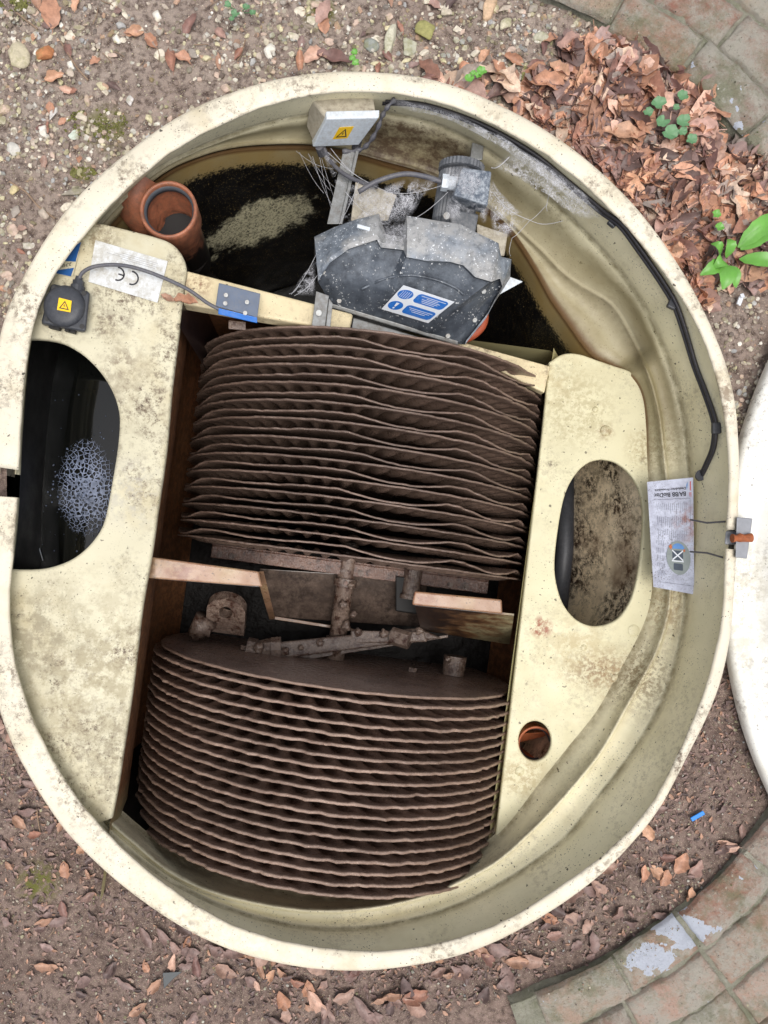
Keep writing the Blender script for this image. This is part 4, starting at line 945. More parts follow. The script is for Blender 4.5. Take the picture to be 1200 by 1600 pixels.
I, O, Lw = rsmp(inn, 97), rsmp(out_, 97), rsmp(low, 97)
rows = []
for k in np.linspace(0, 1, 9):
    base = Lw*(1-k)+I*k; bul = .018*math.sin(math.pi*k)+(.010 if .3 < k < .62 else 0); base = base.copy(); base[:, 2] += bul*np.sin(np.linspace(0, math.pi, 97)).clip(0)**.5; rows.append(base)
fr_ = len(rows)
lip = I.copy(); lip[:, 2] += .020; lip[:, 1] -= .006
lip2 = I*.94+O*.06; lip2[:, 2] = I[:, 2]+.025
rows += [lip, lip2, (I*.55+O*.45)+np.array([0, 0, .022]), (I*.15+O*.85)+np.array([0, 0, .012]), O]
sk = O.copy(); sk[:, 2] -= .05; rows.append(sk)
sk2 = O.copy(); sk2[:, 2] -= .12; rows.append(sk2)
front = [Lw+np.array([0, 0, -.012]), Lw+np.array([0, .01, -.04])]
V, Fc = loft(front[::-1]+rows[:fr_+1], closed=False); mk('hood', V, Fc, m_cover, dr, smooth='auto')
V, Fc = loft(rows[fr_:], closed=False); mk('hood_top', V, Fc, m_ctop, dr, smooth='auto')
arc = spline([(565,452,.045),(600,436,.052),(640,430,.056),(680,437,.054),(710,449,.046),(724,460,.035)], 6)
def onhood(px, py, h=.002):
    # height of hood face near a picture point
    best = None
    for row in rows[:9]:
        for p in row:
            d = CZ-p[2]; x = NX+p[0]*F/d; y = NY-p[1]*F/d; e = (x-px)**2+(y-py)**2
            if best is None or e < best[0]: best = (e, p[2])
    return best[1]+h
V, Fc = tube([P(x, y, onhood(x, y, .0)) for x, y, z in arc], .003, 8); mk('moulded_rib', V, Fc, m_cover, dr, smooth=True)
# hood flange along the bottom, lighter
V, Fc = hexa([P(518,474,-.05), P(716,533,-.085), P(716,540,-.09), P(518,481,-.055)], [P(518,474,-.065), P(716,533,-.10), P(716,540,-.105), P(518,481,-.07)], .002); mk('hood_lip', V, Fc, m_galv, dr)
V, Fc = hexa([P(492,410,-.01), P(512,404,-.0), P(520,470,-.04), P(516,476,-.05)], [P(492,410,-.05), P(512,404,-.05), P(520,470,-.09), P(516,476,-.09)], .003); mk('hood_side', V, Fc, m_cover, dr)
V, Fc = merge(box(P(568,356,.07), (.03, .008, .006), rz=R(-15), bev=.001)); mk('hood_tab', V, Fc, m_white, dr)
for x, y in ((505,425),(530,470),(700,525),(742,500),(756,455)):
    zz = onhood(x, y, 0); V, Fc = tube([P(x, y, zz-.004), P(x, y, zz+.006)], .006, 6); mk('hood_bolt', V, Fc, m_galv, dr)
# sign
zs = [onhood(x, y, 0) for x, y in ((596,483), (669,505), (710,472), (630,446))]
zq = [-.035, -.055, .01, .028]
hh = max(a-b for a, b in zip(zs, zq)); 
mids = [(640,476), (632,465), (660,470), (652,490), (618,468), (680,485)]
cor = [(596,483), (669,505), (710,472), (630,446)]
zq = [z+.006 for z in zs]
q = Quad(*[P(x, y, z) for (x, y), z in zip(cor, zq)])
if q.n[2] < 0: q.n = -q.n
# lift the sheet clear of the hood
lift = 0
for (x, y) in mids:
    u = .5; zz = onhood(x, y, 0); lift = max(lift, zz-sum(zq)/4)
q = Quad(*[P(x, y, z+lift+.002) for (x, y), z in zip(cor, zq)])
sg = mk('safety_sign', *q.base(.0012), m_signw, dr)
V, Fc = merge(q.ell(.16, .74, .14, .17, .0008), q.ell(.17, .28, .14, .17, .0008), q.rrect(.36, .58, .95, .93, .07, .1, .0008), q.rrect(.36, .10, .95, .45, .07, .1, .0008)); mk('sign_print', V, Fc, m_blue, sg)
T = [q.poly([(.155, .25), (.185, .25), (.20, .40), (.14, .40)], .0016), q.ell(.17, .19, .02, .03, .0016, 12)]
for k in range(5): T.append(q.line((.08+k*.04, .62), (.08+k*.04, .86), .008, .0016))
for k, (a, b) in enumerate(((.42, .9), (.55, .78), (.48, .84), (.5, .82), (.53, .78))): T.append(q.line((a, .87-k*.055), (b, .87-k*.055), .018, .0016))
for k, (a, b) in enumerate(((.42, .9), (.46, .86), (.52, .8))): T.append(q.line((a, .36-k*.06), (b, .36-k*.06), .018, .0016))
V, Fc = merge(*T); mk('sign_print', V, Fc, m_signw, sg)
# motor
m_motor = simple('grey_motor_paint', lin((84, 88, 94)), .5, bump=.2, dust=.9, dustc=(140, 140, 142), ds=50)
ax0, ax1 = Vector(P(724, 252, .03)), Vector(P(706, 350, -.03)); axd = (ax1-ax0).normalized()
V, Fc = [], []
rr_ = []
def ribbed(a, b, r, n=72, m_=10, rib=.003):
    a = Vector(a); b = Vector(b); t = (b-a).normalized(); x = t.orthogonal().normalized(); y = t.cross(x); L = []
    for i, s in enumerate(np.linspace(0, 1, m_)):
        row = []
        for k in range(n):
            q_ = 2*math.pi*k/n; r2 = (r if k % 2 else r-rib)
            if i in (0, m_-1): r2 = r-rib-.004
            row.append((a+(b-a)*s+x*math.cos(q_)*r2+y*math.sin(q_)*r2)[:])
        L.append(row)
    V, Fc = loft(L); Fc = list(Fc)+[tuple(range(n))[::-1], tuple((m_-1)*n+k for k in range(n))]; return V, Fc
mk('motor_body', *ribbed(P(721, 262, .0), P(706, 355, -.03), .050), m_motor, dr)
V, Fc = ribbed(P(722, 257, .01), P(720, 270, .008), .053, rib=.002); mk('fan_cowl', V, Fc, m_motor, dr)
V, Fc = hexa([P(722,262,.09), P(768,268,.09), P(762,322,.09), P(709,305,.09)], [P(722,262,.01), P(768,270,.01), P(755,334,.01), P(700,318,.01)], .004); 
mb = mk('terminal_box', V, Fc, simple('terminal_box_grey', lin((74, 84, 98)), .45, bump=.2, dust=1, dustc=(176, 182, 188), ds=90), dr)
V, Fc = merge(tube([P(712,287,.055), P(694,285,.055)], .015, 14), tube([P(700,286,.055), P(690,285,.055)], .018, 6)); mk('cable_gland', V, Fc, m_white, dr, smooth=False)
V, Fc = merge(hexa([P(690,340,.0), P(704,332,.02), P(708,365,.02), P(690,365,.0)], [P(690,340,-.1), P(704,332,-.1), P(708,365,-.1), P(690,365,-.1)], .003),
              hexa([P(704,325,.035), P(748,335,.035), P(742,366,.03), P(704,362,.03)], [P(704,325,-.08), P(748,335,-.08), P(742,366,-.08), P(704,362,-.08)], .004)); mk('gearbox', V, Fc, m_motor, dr)
V, Fc = tube([P(698,337,.03), P(698,337,.045)], .008, 8); mk('gearbox_bolt', V, Fc, m_galv, dr)
V, Fc = tube([P(*p) for p in spline([(560,300,.03),(590,283,.04),(630,272,.05),(665,276,.055),(692,285,.055)], 6)], .006, 8); mk('motor_cable', V, Fc, m_gcable, dr, smooth=True)
V, Fc = hexa([P(556,280,-.02), P(620,305,-.02), P(606,345,-.02), P(548,345,-.02)], [P(556,280,-.03), P(620,305,-.03), P(606,345,-.03), P(548,345,-.03)], .002); mk('mounting_plate', V, Fc, m_dirtyw, dr)
V, Fc = hexa([P(745,350,.0), P(793,366,.0), P(788,400,.0), P(745,400,.0)], [P(745,350,-.02), P(793,366,-.02), P(788,400,-.02), P(745,400,-.02)], .002); mk('mounting_plate', V, Fc, m_dirtyw, dr)
V, Fc = hexa([P(770,445,-.06), P(795,432,-.06), P(817,440,-.06), P(770,466,-.06)], [P(770,445,-.07), P(795,432,-.07), P(817,440,-.07), P(770,466,-.07)], .001); mk('mounting_bracket', V, Fc, m_white, dr)
V, Fc = merge(hexa([P(537,232,-.05), P(556,235,-.05), P(530,350,-.05), P(511,350,-.05)], [P(537,232,-.06), P(556,235,-.06), P(530,350,-.06), P(511,350,-.06)], .001),
              hexa([P(556,235,-.04), P(561,236,-.04), P(535,350,-.04), P(530,350,-.04)], [P(556,235,-.09), P(561,236,-.09), P(535,350,-.09), P(530,350,-.09)], .001)); mk('support_channel', V, Fc, m_galv, dr)
V, Fc = merge(hexa([P(494,455,.03), P(514,462,.03), P(508,512,.03), P(487,509,.03)], [P(494,455,.02), P(514,462,.02), P(508,512,.02), P(487,509,.02)], .001),
              hexa([P(514,466,.04), P(520,474,.04), P(516,512,.04), P(509,512,.04)], [P(514,466,.0), P(520,474,.0), P(516,512,.0), P(509,512,.0)], .001), tube([P(498,489,.03), P(498,489,.038)], .007, 10)); mk('support_channel', V, Fc, m_galv, dr)
V, Fc = merge(hexa([P(552,496,-.08), P(700,540,-.1), P(700,548,-.1), P(548,520,-.08)], [P(552,496,-.1), P(700,540,-.12), P(700,548,-.12), P(548,520,-.1)], .002)); mk('hood_tray', V, Fc, m_galv, dr)
V, Fc = tube([P(*p) for p in spline([(752,480,-.12),(756,495,-.12),(752,510,-.12),(740,522,-.12),(725,530,-.12)], 4)], .012, 10); mk('orange_hose', V, Fc, simple('orange_rubber', lin((170, 80, 50)), .5), dr, smooth=True)
V, Fc = merge(hexa([P(738,222,-.02), P(756,228,-.02), P(754,250,-.02), P(734,250,-.02)], [P(738,222,-.12), P(756,228,-.12), P(754,250,-.12), P(734,250,-.12)], .002)); mk('wall_bracket', V, Fc, m_galv, dr)
# cobweb covered cables by the junction box
V, Fc = tube([P(*p) for p in spline([(505,228,-.06),(515,250,-.05),(535,270,-.03),(560,283,-.02),(590,292,.0)], 6)], .005, 8)
tag(mk('web_covered_cable', V, Fc, m_gcable, smooth=True), 'dusty grey cable hanging from the junction box down to the motor', 'cable')
V, Fc = tube([P(*p) for p in spline([(618,154,.06),(605,168,.05),(597,182,.03),(588,205,.0),(575,225,-.03),(560,235,-.05),(535,237,-.05)], 6)], .006, 8, rs=[.005+.002*math.sin(i*1.3) for i in range(37)])
tag(mk('web_wrapped_cable', V, Fc, m_gcable, smooth=True), 'cobweb wrapped twisted cable from the rim down to the junction box', 'cable')

# ------------------------------------------------------------------ cobwebs
def webm(sc, thr, dens):
    m = M('cobweb', .7)
    nv_ = m.n('ShaderNodeTexNoise'); nv_.inputs['Scale'].default_value = 55; nv_.inputs['Detail'].default_value = 3; m.l(m.pos, nv_.inputs['Vector'])
    va = m.n('ShaderNodeVectorMath', operation='MULTIPLY_ADD'); m.l(nv_.outputs['Color'], va.inputs[0]); va.inputs[1].default_value = (.03, .05, .02); m.l(m.pos, va.inputs[2])
    e = m.vor(sc, 'DISTANCE_TO_EDGE', vec=va.outputs[0]); e2 = m.vor(sc*2.7, 'DISTANCE_TO_EDGE', vec=va.outputs[0]); n1 = m.noise(sc*.35, 5, .6)
    a = m.math('MAXIMUM', m.ramp(e, .07, .0, 0, .8), m.ramp(e2, .10, .0, 0, .55))
    a = m.math('ADD', m.math('MULTIPLY', a, dens), m.ramp(n1, .42, .75, 0, dens*.75))
    uv = m.n('ShaderNodeAttribute'); uv.attribute_name = 'Col'; s = m.n('ShaderNodeSeparateColor'); m.l(uv.outputs['Color'], s.inputs[0])
    hole = m.ramp(m.noise(sc*.30, 4, off=(7, 3, 1)), thr+.04, thr+.10)
    a = m.math('MULTIPLY', m.math('MULTIPLY', a, hole), s.outputs[0])
    m.col(lin((205, 205, 210))); m.l(m.math('MINIMUM', a, .9), m.b.inputs['Alpha']); return m.m
m_web = webm(70, .40, .55); m_web2 = webm(90, .33, .7)
def web(name, poly, label, mat, strands=(), sag=.012):
    """poly: rows x cols of (px,py,z) control points -> draped sheet with thin threads"""
    g = np.array([[P(*p) for p in row] for row in poly]); nr, nc = g.shape[:2]; K = 22
    V = []; C = []
    for a in np.linspace(0, nr-1, K):
        i = min(int(a), nr-2); t = a-i
        for b in np.linspace(0, nc-1, K):
            j = min(int(b), nc-2); s = b-j
            p = (g[i, j]*(1-t)*(1-s)+g[i+1, j]*t*(1-s)+g[i, j+1]*(1-t)*s+g[i+1, j+1]*t*s)
            fu = math.sin(math.pi*a/(nr-1)); fv = math.sin(math.pi*b/(nc-1))
            p = p+np.array([0, 0, -sag*fu*fv+.006*fbm(p[0]*30, p[1]*30)]); V.append(p)
            k = min(1, min(a/(nr-1), 1-a/(nr-1))*6, min(b/(nc-1), 1-b/(nc-1))*6); C.append((k, k, k))
    Fc = [(r*K+c, r*K+c+1, (r+1)*K+c+1, (r+1)*K+c) for r in range(K-1) for c in range(K-1)]
    o = thing(name, tuple(np.array(V).mean(0)), label, 'cobweb')
    mk('web_sheet', V, Fc, mat, o, smooth=True, cols=C)
    if strands:
        T = []
        for s in strands:
            a, b = np.array(P(*s[0])), np.array(P(*s[1])); pts = [a+(b-a)*t+np.array([0, 0, -.02*math.sin(math.pi*t)]) for t in np.linspace(0, 1, 8)]
            T.append(tube(pts, s[2] if len(s) > 2 else .0006, 5))
        V, Fc = merge(*T); mk('web_thread', V, Fc, m_thread, o)
    return o
m_thread = simple('web_thread', lin((190, 190, 194)), .6)
random.seed(5)
rnds = lambda a, b: random.uniform(a, b)
web('cobweb', [[(770,262,.05),(790,240,.05),(850,235,.06)],[(800,275,.04),(860,290,.04),(905,300,.05)],[(850,300,.03),(900,340,.02),(940,345,.04)]], 'white cobweb stretched on the wall band right of the motor', m_web2,
    [((855,330,.0),(862,292,.03)), ((828,344,.0),(880,345,.01)), ((828,344,.0),(856,318,.02))], .004)
web('cobweb', [[(610,152,.07),(700,172,.07),(790,215,.07),(880,275,.07),(950,335,.06)],[(612,166,.06),(700,186,.05),(785,232,.05),(870,295,.05),(940,345,.05)]], 'long dusty grey cobweb strip hanging under the top right rim', webm(120, .25, .8), [], .0)
web('cobweb', [[(755,290,.06),(770,280,.05),(780,300,.04)],[(765,330,.03),(790,330,.02),(810,325,.02)],[(770,370,.01),(795,372,.0),(828,340,.0)]], 'lacy white cobweb filling the gap between motor and tank wall', m_web2,
    [((828,344,.0),(800,372,-.01)), ((770,300,.06),(828,344,.0)), ((800,372,-.01),(798,400,-.01)), ((768,262,.08),(796,245,.05), .001)], .01)
web('cobweb', [[(600,290,.04),(640,275,.06),(690,280,.07)],[(590,320,.04),(625,320,.05),(660,310,.04)],[(575,350,.05),(600,352,.06),(640,345,.07)]], 'dense white cobweb between the white plate and the motor cable', m_web2,
    [((512,238,-.03),(606,300,.03)), ((517,232,-.03),(575,285,.0)), ((600,300,.03),(690,290,.06)), ((640,345,.07),(700,300,.05))], .01)
web('cobweb', [[(520,362,.02),(560,345,.05),(640,345,.08),(700,350,.085)],[(520,400,.04),(570,385,.07),(640,392,.08),(715,402,.08)]], 'thin grey cobweb film over the dusty hood top', webm(60, .42, .4), [], -.006)
web('cobweb', [[(545,290,.0),(580,280,.02),(615,300,.04)],[(535,320,.0),(575,315,.03),(600,330,.05)],[(525,350,.02),(560,348,.04),(600,352,.06)]], 'grey cobweb clump over the pale plate left of the motor', m_web, [((540,300,.0),(600,350,.06)), ((560,285,.0),(530,350,.03))], .006)
web('cobweb', [[(690,262,.07),(730,256,.1),(768,268,.1)],[(700,300,.07),(735,300,.1),(770,310,.06)],[(690,345,.05),(730,345,.05),(760,350,.04)]], 'thin cobweb film wrapped round the motor terminal box', m_web, [], -.004)
T = []
random.seed(8)
for k in range(7): T.append(((466+k*7+random.uniform(-6, 6), 236+k*2, -.05), (515+k*4+random.uniform(-20, 8), 275+k*12+random.uniform(-15, 15), random.uniform(-.12, -.04)), .00035))
web('cobweb', [[(500,235,-.05),(520,232,-.05)],[(525,290,-.04),(560,300,-.03)]], 'fine cobweb threads fanning below the junction box over the dark chamber', webm(60, .45, .5), T, .0)
web('cobweb', [[(465,440,-.01),(495,400,.0)],[(455,462,.0),(492,462,.0)]], 'small cobweb between the cream beam and the left side of the hood', m_web, [((455,460,.02),(494,398,.0)), ((460,462,.02),(496,430,.0)), ((452,459,.02),(470,440,.0))], .0)

# ------------------------------------------------------------------ ground
def rim_r(px, py):
    return np.interp(math.atan2(-(py-CY), px-CX) % (2*np.pi), np.append(TH, 2*np.pi), np.append(r_out, r_out[0]))
c0 = np.array(P(570, 813, .1)[:2])
base = loop(r_out, .1)[:, :2]
def gz(x, y):
    d = math.hypot(x-c0[0], y-c0[1])
    return .012*fbm(x*3, y*3, 2)+.006*fbm(x*14, y*14, 5)+.003*fbm(x*50, y*50, 1)
gl = []
sc_ = [.992, 1.0, 1.012, 1.03, 1.05, 1.075, 1.1, 1.13, 1.16, 1.2, 1.24, 1.28, 1.33, 1.38, 1.45, 1.55, 1.7, 2.0, 3, 8, 40, 120]
for s in sc_:
    L = []
    for b in base:
        p = c0+(b-c0)*s
        L.append((p[0], p[1], (gz(p[0], p[1]) if s < 2.5 else 0)-(.03 if s < .99 else 0)))
    gl.append(L)
V, Fc = loft(gl)
g = mk('ground', V, Fc, m_soil, smooth=True, local=True); tag(g, 'bare brown soil with grit around the tank', kind='structure')

def inside_tank(x, y, mrg=0.0):
    d = CZ-.06; px = NX+x*F/d; py = NY-y*F/d
    return math.hypot(px-CX, py-CY) < rim_r(px, py)+mrg
BC = P(540, 780, 0)[:2]; BR0 = 815*1.8/F
def inside_brick(x, y, m_=0):
    a = math.atan2(y-BC[1], x-BC[0]); return math.hypot(x-BC[0], y-BC[1]) > edge_r(a)+m_ and math.cos(a) > .0
def edge_r(a): return BR0+.035*max(0, math.sin(a)-.2)+.012*fbm(math.cos(a)*5, math.sin(a)*5, 7)

def inst(protos, items):
    """items: (proto index, 4x4, colour) -> one mesh"""
    V = []; Fc = []; C = []; n = 0
    for k, Mx, c in items:
        v, f = protos[k]; mm = np.array(Mx); w_ = v@mm[:3, :3].T+mm[:3, 3]; V.append(w_); Fc.append(f+n); n += len(v); C.append(np.tile(c, (len(v), 1)))
    return np.vstack(V), np.vstack(Fc), np.vstack(C)
def rockproto(seed, sub=1, flat=.55):
    bm = bmesh.new(); bmesh.ops.create_icosphere(bm, subdivisions=sub, radius=1); rnd = random.Random(seed)
    s = (1, rnd.uniform(.6, .95), flat*rnd.uniform(.7, 1.1))
    pl_ = [Vector((rnd.gauss(0, 1), rnd.gauss(0, 1), rnd.gauss(0, 1))).normalized() for _ in range(7)]
    for v in bm.verts:
        p = v.co.copy()
        for q_ in pl_:
            e = p.dot(q_)-rnd.uniform(.62, .8) if False else p.dot(q_)-.55
            if e > 0: p -= q_*e
        p *= 1+.12*noise.noise(v.co*1.5+Vector((seed, 0, 0)))
        v.co = Vector((p.x*s[0], p.y*s[1], p.z*s[2]))
    bm.verts.index_update(); V = np.array([v.co[:] for v in bm.verts]); Fc = np.array([[v.index for v in f.verts] for f in bm.faces]); bm.free(); return V, Fc
pebc = [lin(c) for c in ((212, 202, 184), (194, 182, 164), (222, 216, 204), (180, 166, 152), (158, 148, 138), (180, 148, 126), (204, 194, 160), (174, 172, 170), (140, 126, 116), (196, 172, 156), (128, 112, 102), (186, 176, 156))]
rocks = [rockproto(s, 1) for s in range(8)]
def rnd_px(region):
    x0, y0, x1, y1 = region; px, py = random.uniform(x0, x1), random.uniform(y0, y1); return px, py
items = []
random.seed(11)
def dens(px, py):
    if py < 520: return .95 if px < 900 else .6
    if py < 900: return .6
    return .38
tries = 0
while len(items) < 26000 and tries < 400000:
    tries += 1
    px, py = random.uniform(-160, 1330), random.uniform(-160, 1720)
    x, y, _ = P(px, py, 0)
    if inside_tank(x, y, 2) or inside_brick(x, y): continue
    nn = .5+.9*fbm(x*4, y*4, 9)
    if random.random() > dens(px, py)*max(.12, nn+.25): continue
    r = .0013+.0048*random.random()**3.5 if py > 1000 else .0016+.0090*random.random()**3.6
    Mx = Matrix.Translation((x, y, gz(x, y)+r*.15)) @ Matrix.Rotation(random.uniform(0, 6.3), 4, 'Z') @ Matrix.Rotation(random.uniform(-.4, .4), 4, 'X') @ Matrix.Diagonal((r, r, r, 1))
    c = random.choice(pebc); k = random.uniform(.6, 1.1)*(.72 if py > 1000 else 1); items.append((random.randrange(8), Mx, np.array(c)*k))
V, Fc, C = inst(rocks, items)
tag(mk('gravel', V, Fc, m_stone, cols=C, smooth=False), 'pale gravel and grit scattered over the soil round the tank', kind='stuff')
# larger stones, each its own object
rocks2 = [rockproto(s+30, 3, .55) for s in range(10)]
stone_me = []
for k, (v, f) in enumerate(rocks2):
    for c in (pebc[(k*3) % 12], pebc[(k*5+1) % 12]):
        me = bpy.data.meshes.new('stone'); me.from_pydata(v.tolist(), [], f.tolist()); a = me.color_attributes.new('Col', 'FLOAT_COLOR', 'POINT')
        cc = np.ones((len(v), 4)); cc[:, :3] = c; a.data.foreach_set('color', cc.ravel()); me.materials.append(m_stone); me.shade_smooth(); stone_me.append(me)
def stone(px, py, s, sy, rot, idx, label, group=None):
    x, y, _ = P(px, py, 0); o = bpy.data.objects.new('stone', stone_me[idx]); COL.objects.link(o)
    r = s/2*1.8/F; o.location = (x, y, gz(x, y)+r*.12); o.scale = (r, r*sy, r*.8); o.rotation_euler = (0, 0, R(rot)); tag(o, label, 'stone', group); return o
def cstone(col_):
    k = random.randrange(10); v, f = rocks2[k]; me = bpy.data.meshes.new('stone'); me.from_pydata(v.tolist(), [], f.tolist()); a = me.color_attributes.new('Col', 'FLOAT_COLOR', 'POINT')
    cc = np.ones((len(v), 4)); cc[:, :3] = lin(col_); a.data.foreach_set('color', cc.ravel()); me.materials.append(m_stone); me.shade_smooth(); stone_me.append(me); return len(stone_me)-1
for (x, y, s, sy, rt, cl, lb) in [
    (25,84,50,.9,-35,(186,176,150),'flat grey beige stone near the top left corner'), (74,86,36,.9,10,(178,118,78),'orange brown mossy stone right of the flat grey beige one'),
    (610,62,52,.55,70,(196,192,172),'long pale pointed stone above the top of the rim'), (765,14,44,.8,60,(200,170,140),'tan rounded stone at the top edge of the photo'),
    (578,70,30,.9,0,(140,144,138),'blue grey rounded stone left of the long pale stone'), (825,118,34,1.3,80,(160,160,100),'yellow green mossy block in front of the leaf heap'),
    (790,40,28,.9,20,(196,188,164),'pale angular stone just below the tan rounded one'), (845,62,28,1.,-20,(176,172,152),'grey block near the brick edging at the top'),
    (920,95,44,.6,10,(206,200,186),'broad white stone between gravel and leaf heap'), (884,107,26,.9,10,(190,184,164),'smaller pale stone left of the broad white stone'),
    (665,50,36,1.3,80,(150,146,92),'mossy olive stone right of the long pale one'), (640,70,34,1.1,50,(180,178,160),'grey white stone touching the long pale one'),
    (117,303,46,.55,10,(150,142,128),'flat grey stone near the left side of the rim'), (25,298,22,1.,20,(198,182,140),'round yellowish stone left of the flat grey one'),
    (82,178,26,.8,60,(196,190,184),'white rounded stone on the left gravel'), (115,209,20,1.,0,(196,204,190),'pale green stone above the moss patch'),
    (20,235,26,1.,0,(190,186,178),'off white stone at the left edge'), (45,385,24,.8,0,(206,198,190),'pale stone close to the left rim'),
    (1125,448,30,.7,20,(190,188,150),'yellowish stone below the dock plant'), (205,160,20,.9,70,(206,200,196),'small white pointed stone above the left rim')]:
    idx = cstone(cl); stone(x, y, s, sy, rt, idx, lb)
random.seed(21); cnt = 0
while cnt < 120:
    px, py = random.uniform(0, 1150), random.uniform(0, 560)
    x, y, _ = P(px, py, 0)
    if inside_tank(x, y, 6) or inside_brick(x, y) or (px > 840 and py > 110): continue
    top = px > 420
    ix = random.randrange(20); k = ix//2; sz = random.uniform(12, 26); sy_ = random.uniform(.7, 1)
    SN = ['cream', 'beige', 'off white', 'pinkish grey', 'brownish grey', 'orange brown', 'yellowish', 'cool grey', 'dark brown', 'pale pink', 'dull brown', 'grey beige']
    nm_ = ('tiny ' if sz < 16 else 'small ' if sz < 21 else 'larger ')+SN[((k*3) if ix % 2 == 0 else (k*5+1)) % 12]+(' round' if sy_ > .85 else ' oval')+' stone '
    stone(px, py, sz, sy_, random.uniform(0, 180), ix, nm_+('above the top of the rim' if top else 'near the upper left of the rim' if py < 300 else 'in the gravel left of the rim'), 'small stones above the rim' if top else 'small stones left of the rim'); cnt += 1

# ------------------------------------------------------------------ leaves
def leafproto(seed, L_=.06, W_=.034):
    rnd = random.Random(seed); nu, nv = 9, 5; V = []; cl = rnd.uniform(-1.2, 1.4); cw = rnd.uniform(.3, 2.4); tw = rnd.uniform(-1, 1)
    for i in range(nu):
        t = i/(nu-1); w_ = W_*(math.sin(math.pi*min(1, t*.96+.03))**.75)*(1-.25*t)*(1+.12*math.sin(t*20+seed))
        for j in range(nv):
            s = (j/(nv-1)-.5)*2; x = (t-.5)*L_; y = s*w_/2
            z = abs(y)*.13+cw*y*y*14*1.0+.25*cl*x*x*22+abs(s)*.004*math.sin(t*12+seed+s)+tw*x*y*12
            V.append((x+.02*0, y*(1-.12*cw), z))
    Fc = [(i*nv+j, i*nv+j+1, (i+1)*nv+j+1, (i+1)*nv+j) for i in range(nu-1) for j in range(nv-1)]
    V = np.array(V); V[:, 2] -= V[:, 2].min()*.9; n = len(V)
    st0 = len(V); b = np.array([(-.5*L_, -.0006, .001), (-.5*L_, .0006, .001), (-.5*L_-.014, .0012, .003), (-.5*L_-.014, .0, .003)]); V = np.vstack([V, b]); Fc.append((st0, st0+1, st0+2, st0+3))
    return V, np.array(Fc)
leaves = [leafproto(s, random.uniform(.055, .095), random.uniform(.034, .054)) for s in range(14)]
leafc = [lin(c) for c in ((172, 118, 84), (152, 100, 76), (190, 140, 104), (130, 90, 78), (178, 122, 88), (198, 154, 130), (118, 82, 74), (162, 124, 110), (182, 128, 96), (146, 116, 108))]
leafd = [lin(c) for c in ((128, 100, 92), (108, 84, 78), (146, 114, 102), (132, 104, 96), (160, 124, 106), (98, 78, 74), (168, 124, 96))]
def lmx(px, py, z0, s, tilt=.5):
    x, y, _ = P(px, py, 0)
    return Matrix.Translation((x, y, gz(x, y)+z0)) @ Matrix.Rotation(random.uniform(0, 6.3), 4, 'Z') @ Matrix.Rotation(random.uniform(-tilt, tilt), 4, 'X') @ Matrix.Rotation(random.uniform(-tilt, tilt), 4, 'Y') @ Matrix.Diagonal((s, s, s, 1))
def in_pile(px, py):
    x, y, _ = P(px, py, 0)
    if inside_tank(x, y, 4) or inside_brick(x, y, .02): return False
    if px < 1105 and py < 480:
        if px > 880 and py > 70: return True
        if px > 830 and py > 120: return True
        return px > 640 and py > 108+.0*(px) and random.random() < .12
    return px >= 1105 and 230 < py < 440 and random.random() < .85
items = []; random.seed(31)
while len(items) < 2300:
    px, py = random.uniform(640, 1215), random.uniform(60, 480)
    if not in_pile(px, py): continue
    dd = 1-abs((math.hypot(px-CX, py-CY)-760)/110)
    items.append((random.randrange(14), lmx(px, py, random.uniform(.0, .028)*max(.15, min(1, dd+.3)), random.choice((.45, .7, .8, .95, 1.25))*random.uniform(.85, 1.1), random.choice((.15, .3, .6))), np.array(random.choice(leafc+[lin((206, 176, 150)), lin((96, 72, 66)), lin((150, 134, 124))]))*random.uniform(.7, 1.45)))
V, Fc, C = inst(leaves, items)
tag(mk('leaf_litter', V, Fc, m_leaf, cols=C, smooth=True), 'deep heap of curled brown beech leaves between rim and brick edging', kind='stuff')
# fine leaf crumbs on the lower ground
items = []
random.seed(33)
while len(items) < 4200:
    px, py = random.uniform(-100, 1250), random.uniform(980, 1700)
    x, y, _ = P(px, py, 0)
    if inside_tank(x, y, 2) or inside_brick(x, y, .0): continue
    near = math.hypot(px-CX, py-CY)-rim_r(px, py)
    if random.random() > .35+.65*math.exp(-max(0, near)/70): continue
    items.append((random.randrange(14), lmx(px, py, .002, random.uniform(.06, .24), .35), np.array(random.choice(leafd))*random.uniform(.6, 1.2)))
V, Fc, C = inst(leaves, items)
tag(mk('leaf_crumbs', V, Fc, m_leaf, cols=C, smooth=True), 'broken brown leaf crumbs littering the dark soil below the tank', kind='stuff')
leafme = []
for k in range(14):
    v, f = leaves[k]
    for pal in (leafc[k % 10], leafd[k % 7], leafc[(k*3+2) % 10]):
        me = bpy.data.meshes.new('leaf'); me.from_pydata(v.tolist(), [], f.tolist()); a = me.color_attributes.new('Col', 'FLOAT_COLOR', 'POINT')
        cc = np.ones((len(v), 4)); cc[:, :3] = pal; a.data.foreach_set('color', cc.ravel()); me.materials.append(m_leaf); me.shade_smooth(); leafme.append(me)
def leafobj(px, py, s, rot, idx, label, group=None, z=.003, cat='leaf', tilt=.25):
    x, y, _ = P(px, py, 0); o = bpy.data.objects.new('fallen_leaf', leafme[idx % len(leafme)]); COL.objects.link(o)
    o.location = (x, y, gz(x, y)+z); o.scale = (s, s, s); o.rotation_euler = (random.uniform(-tilt, tilt), random.uniform(-tilt, tilt), R(rot)); return tag(o, label, cat, group)
random.seed(41)
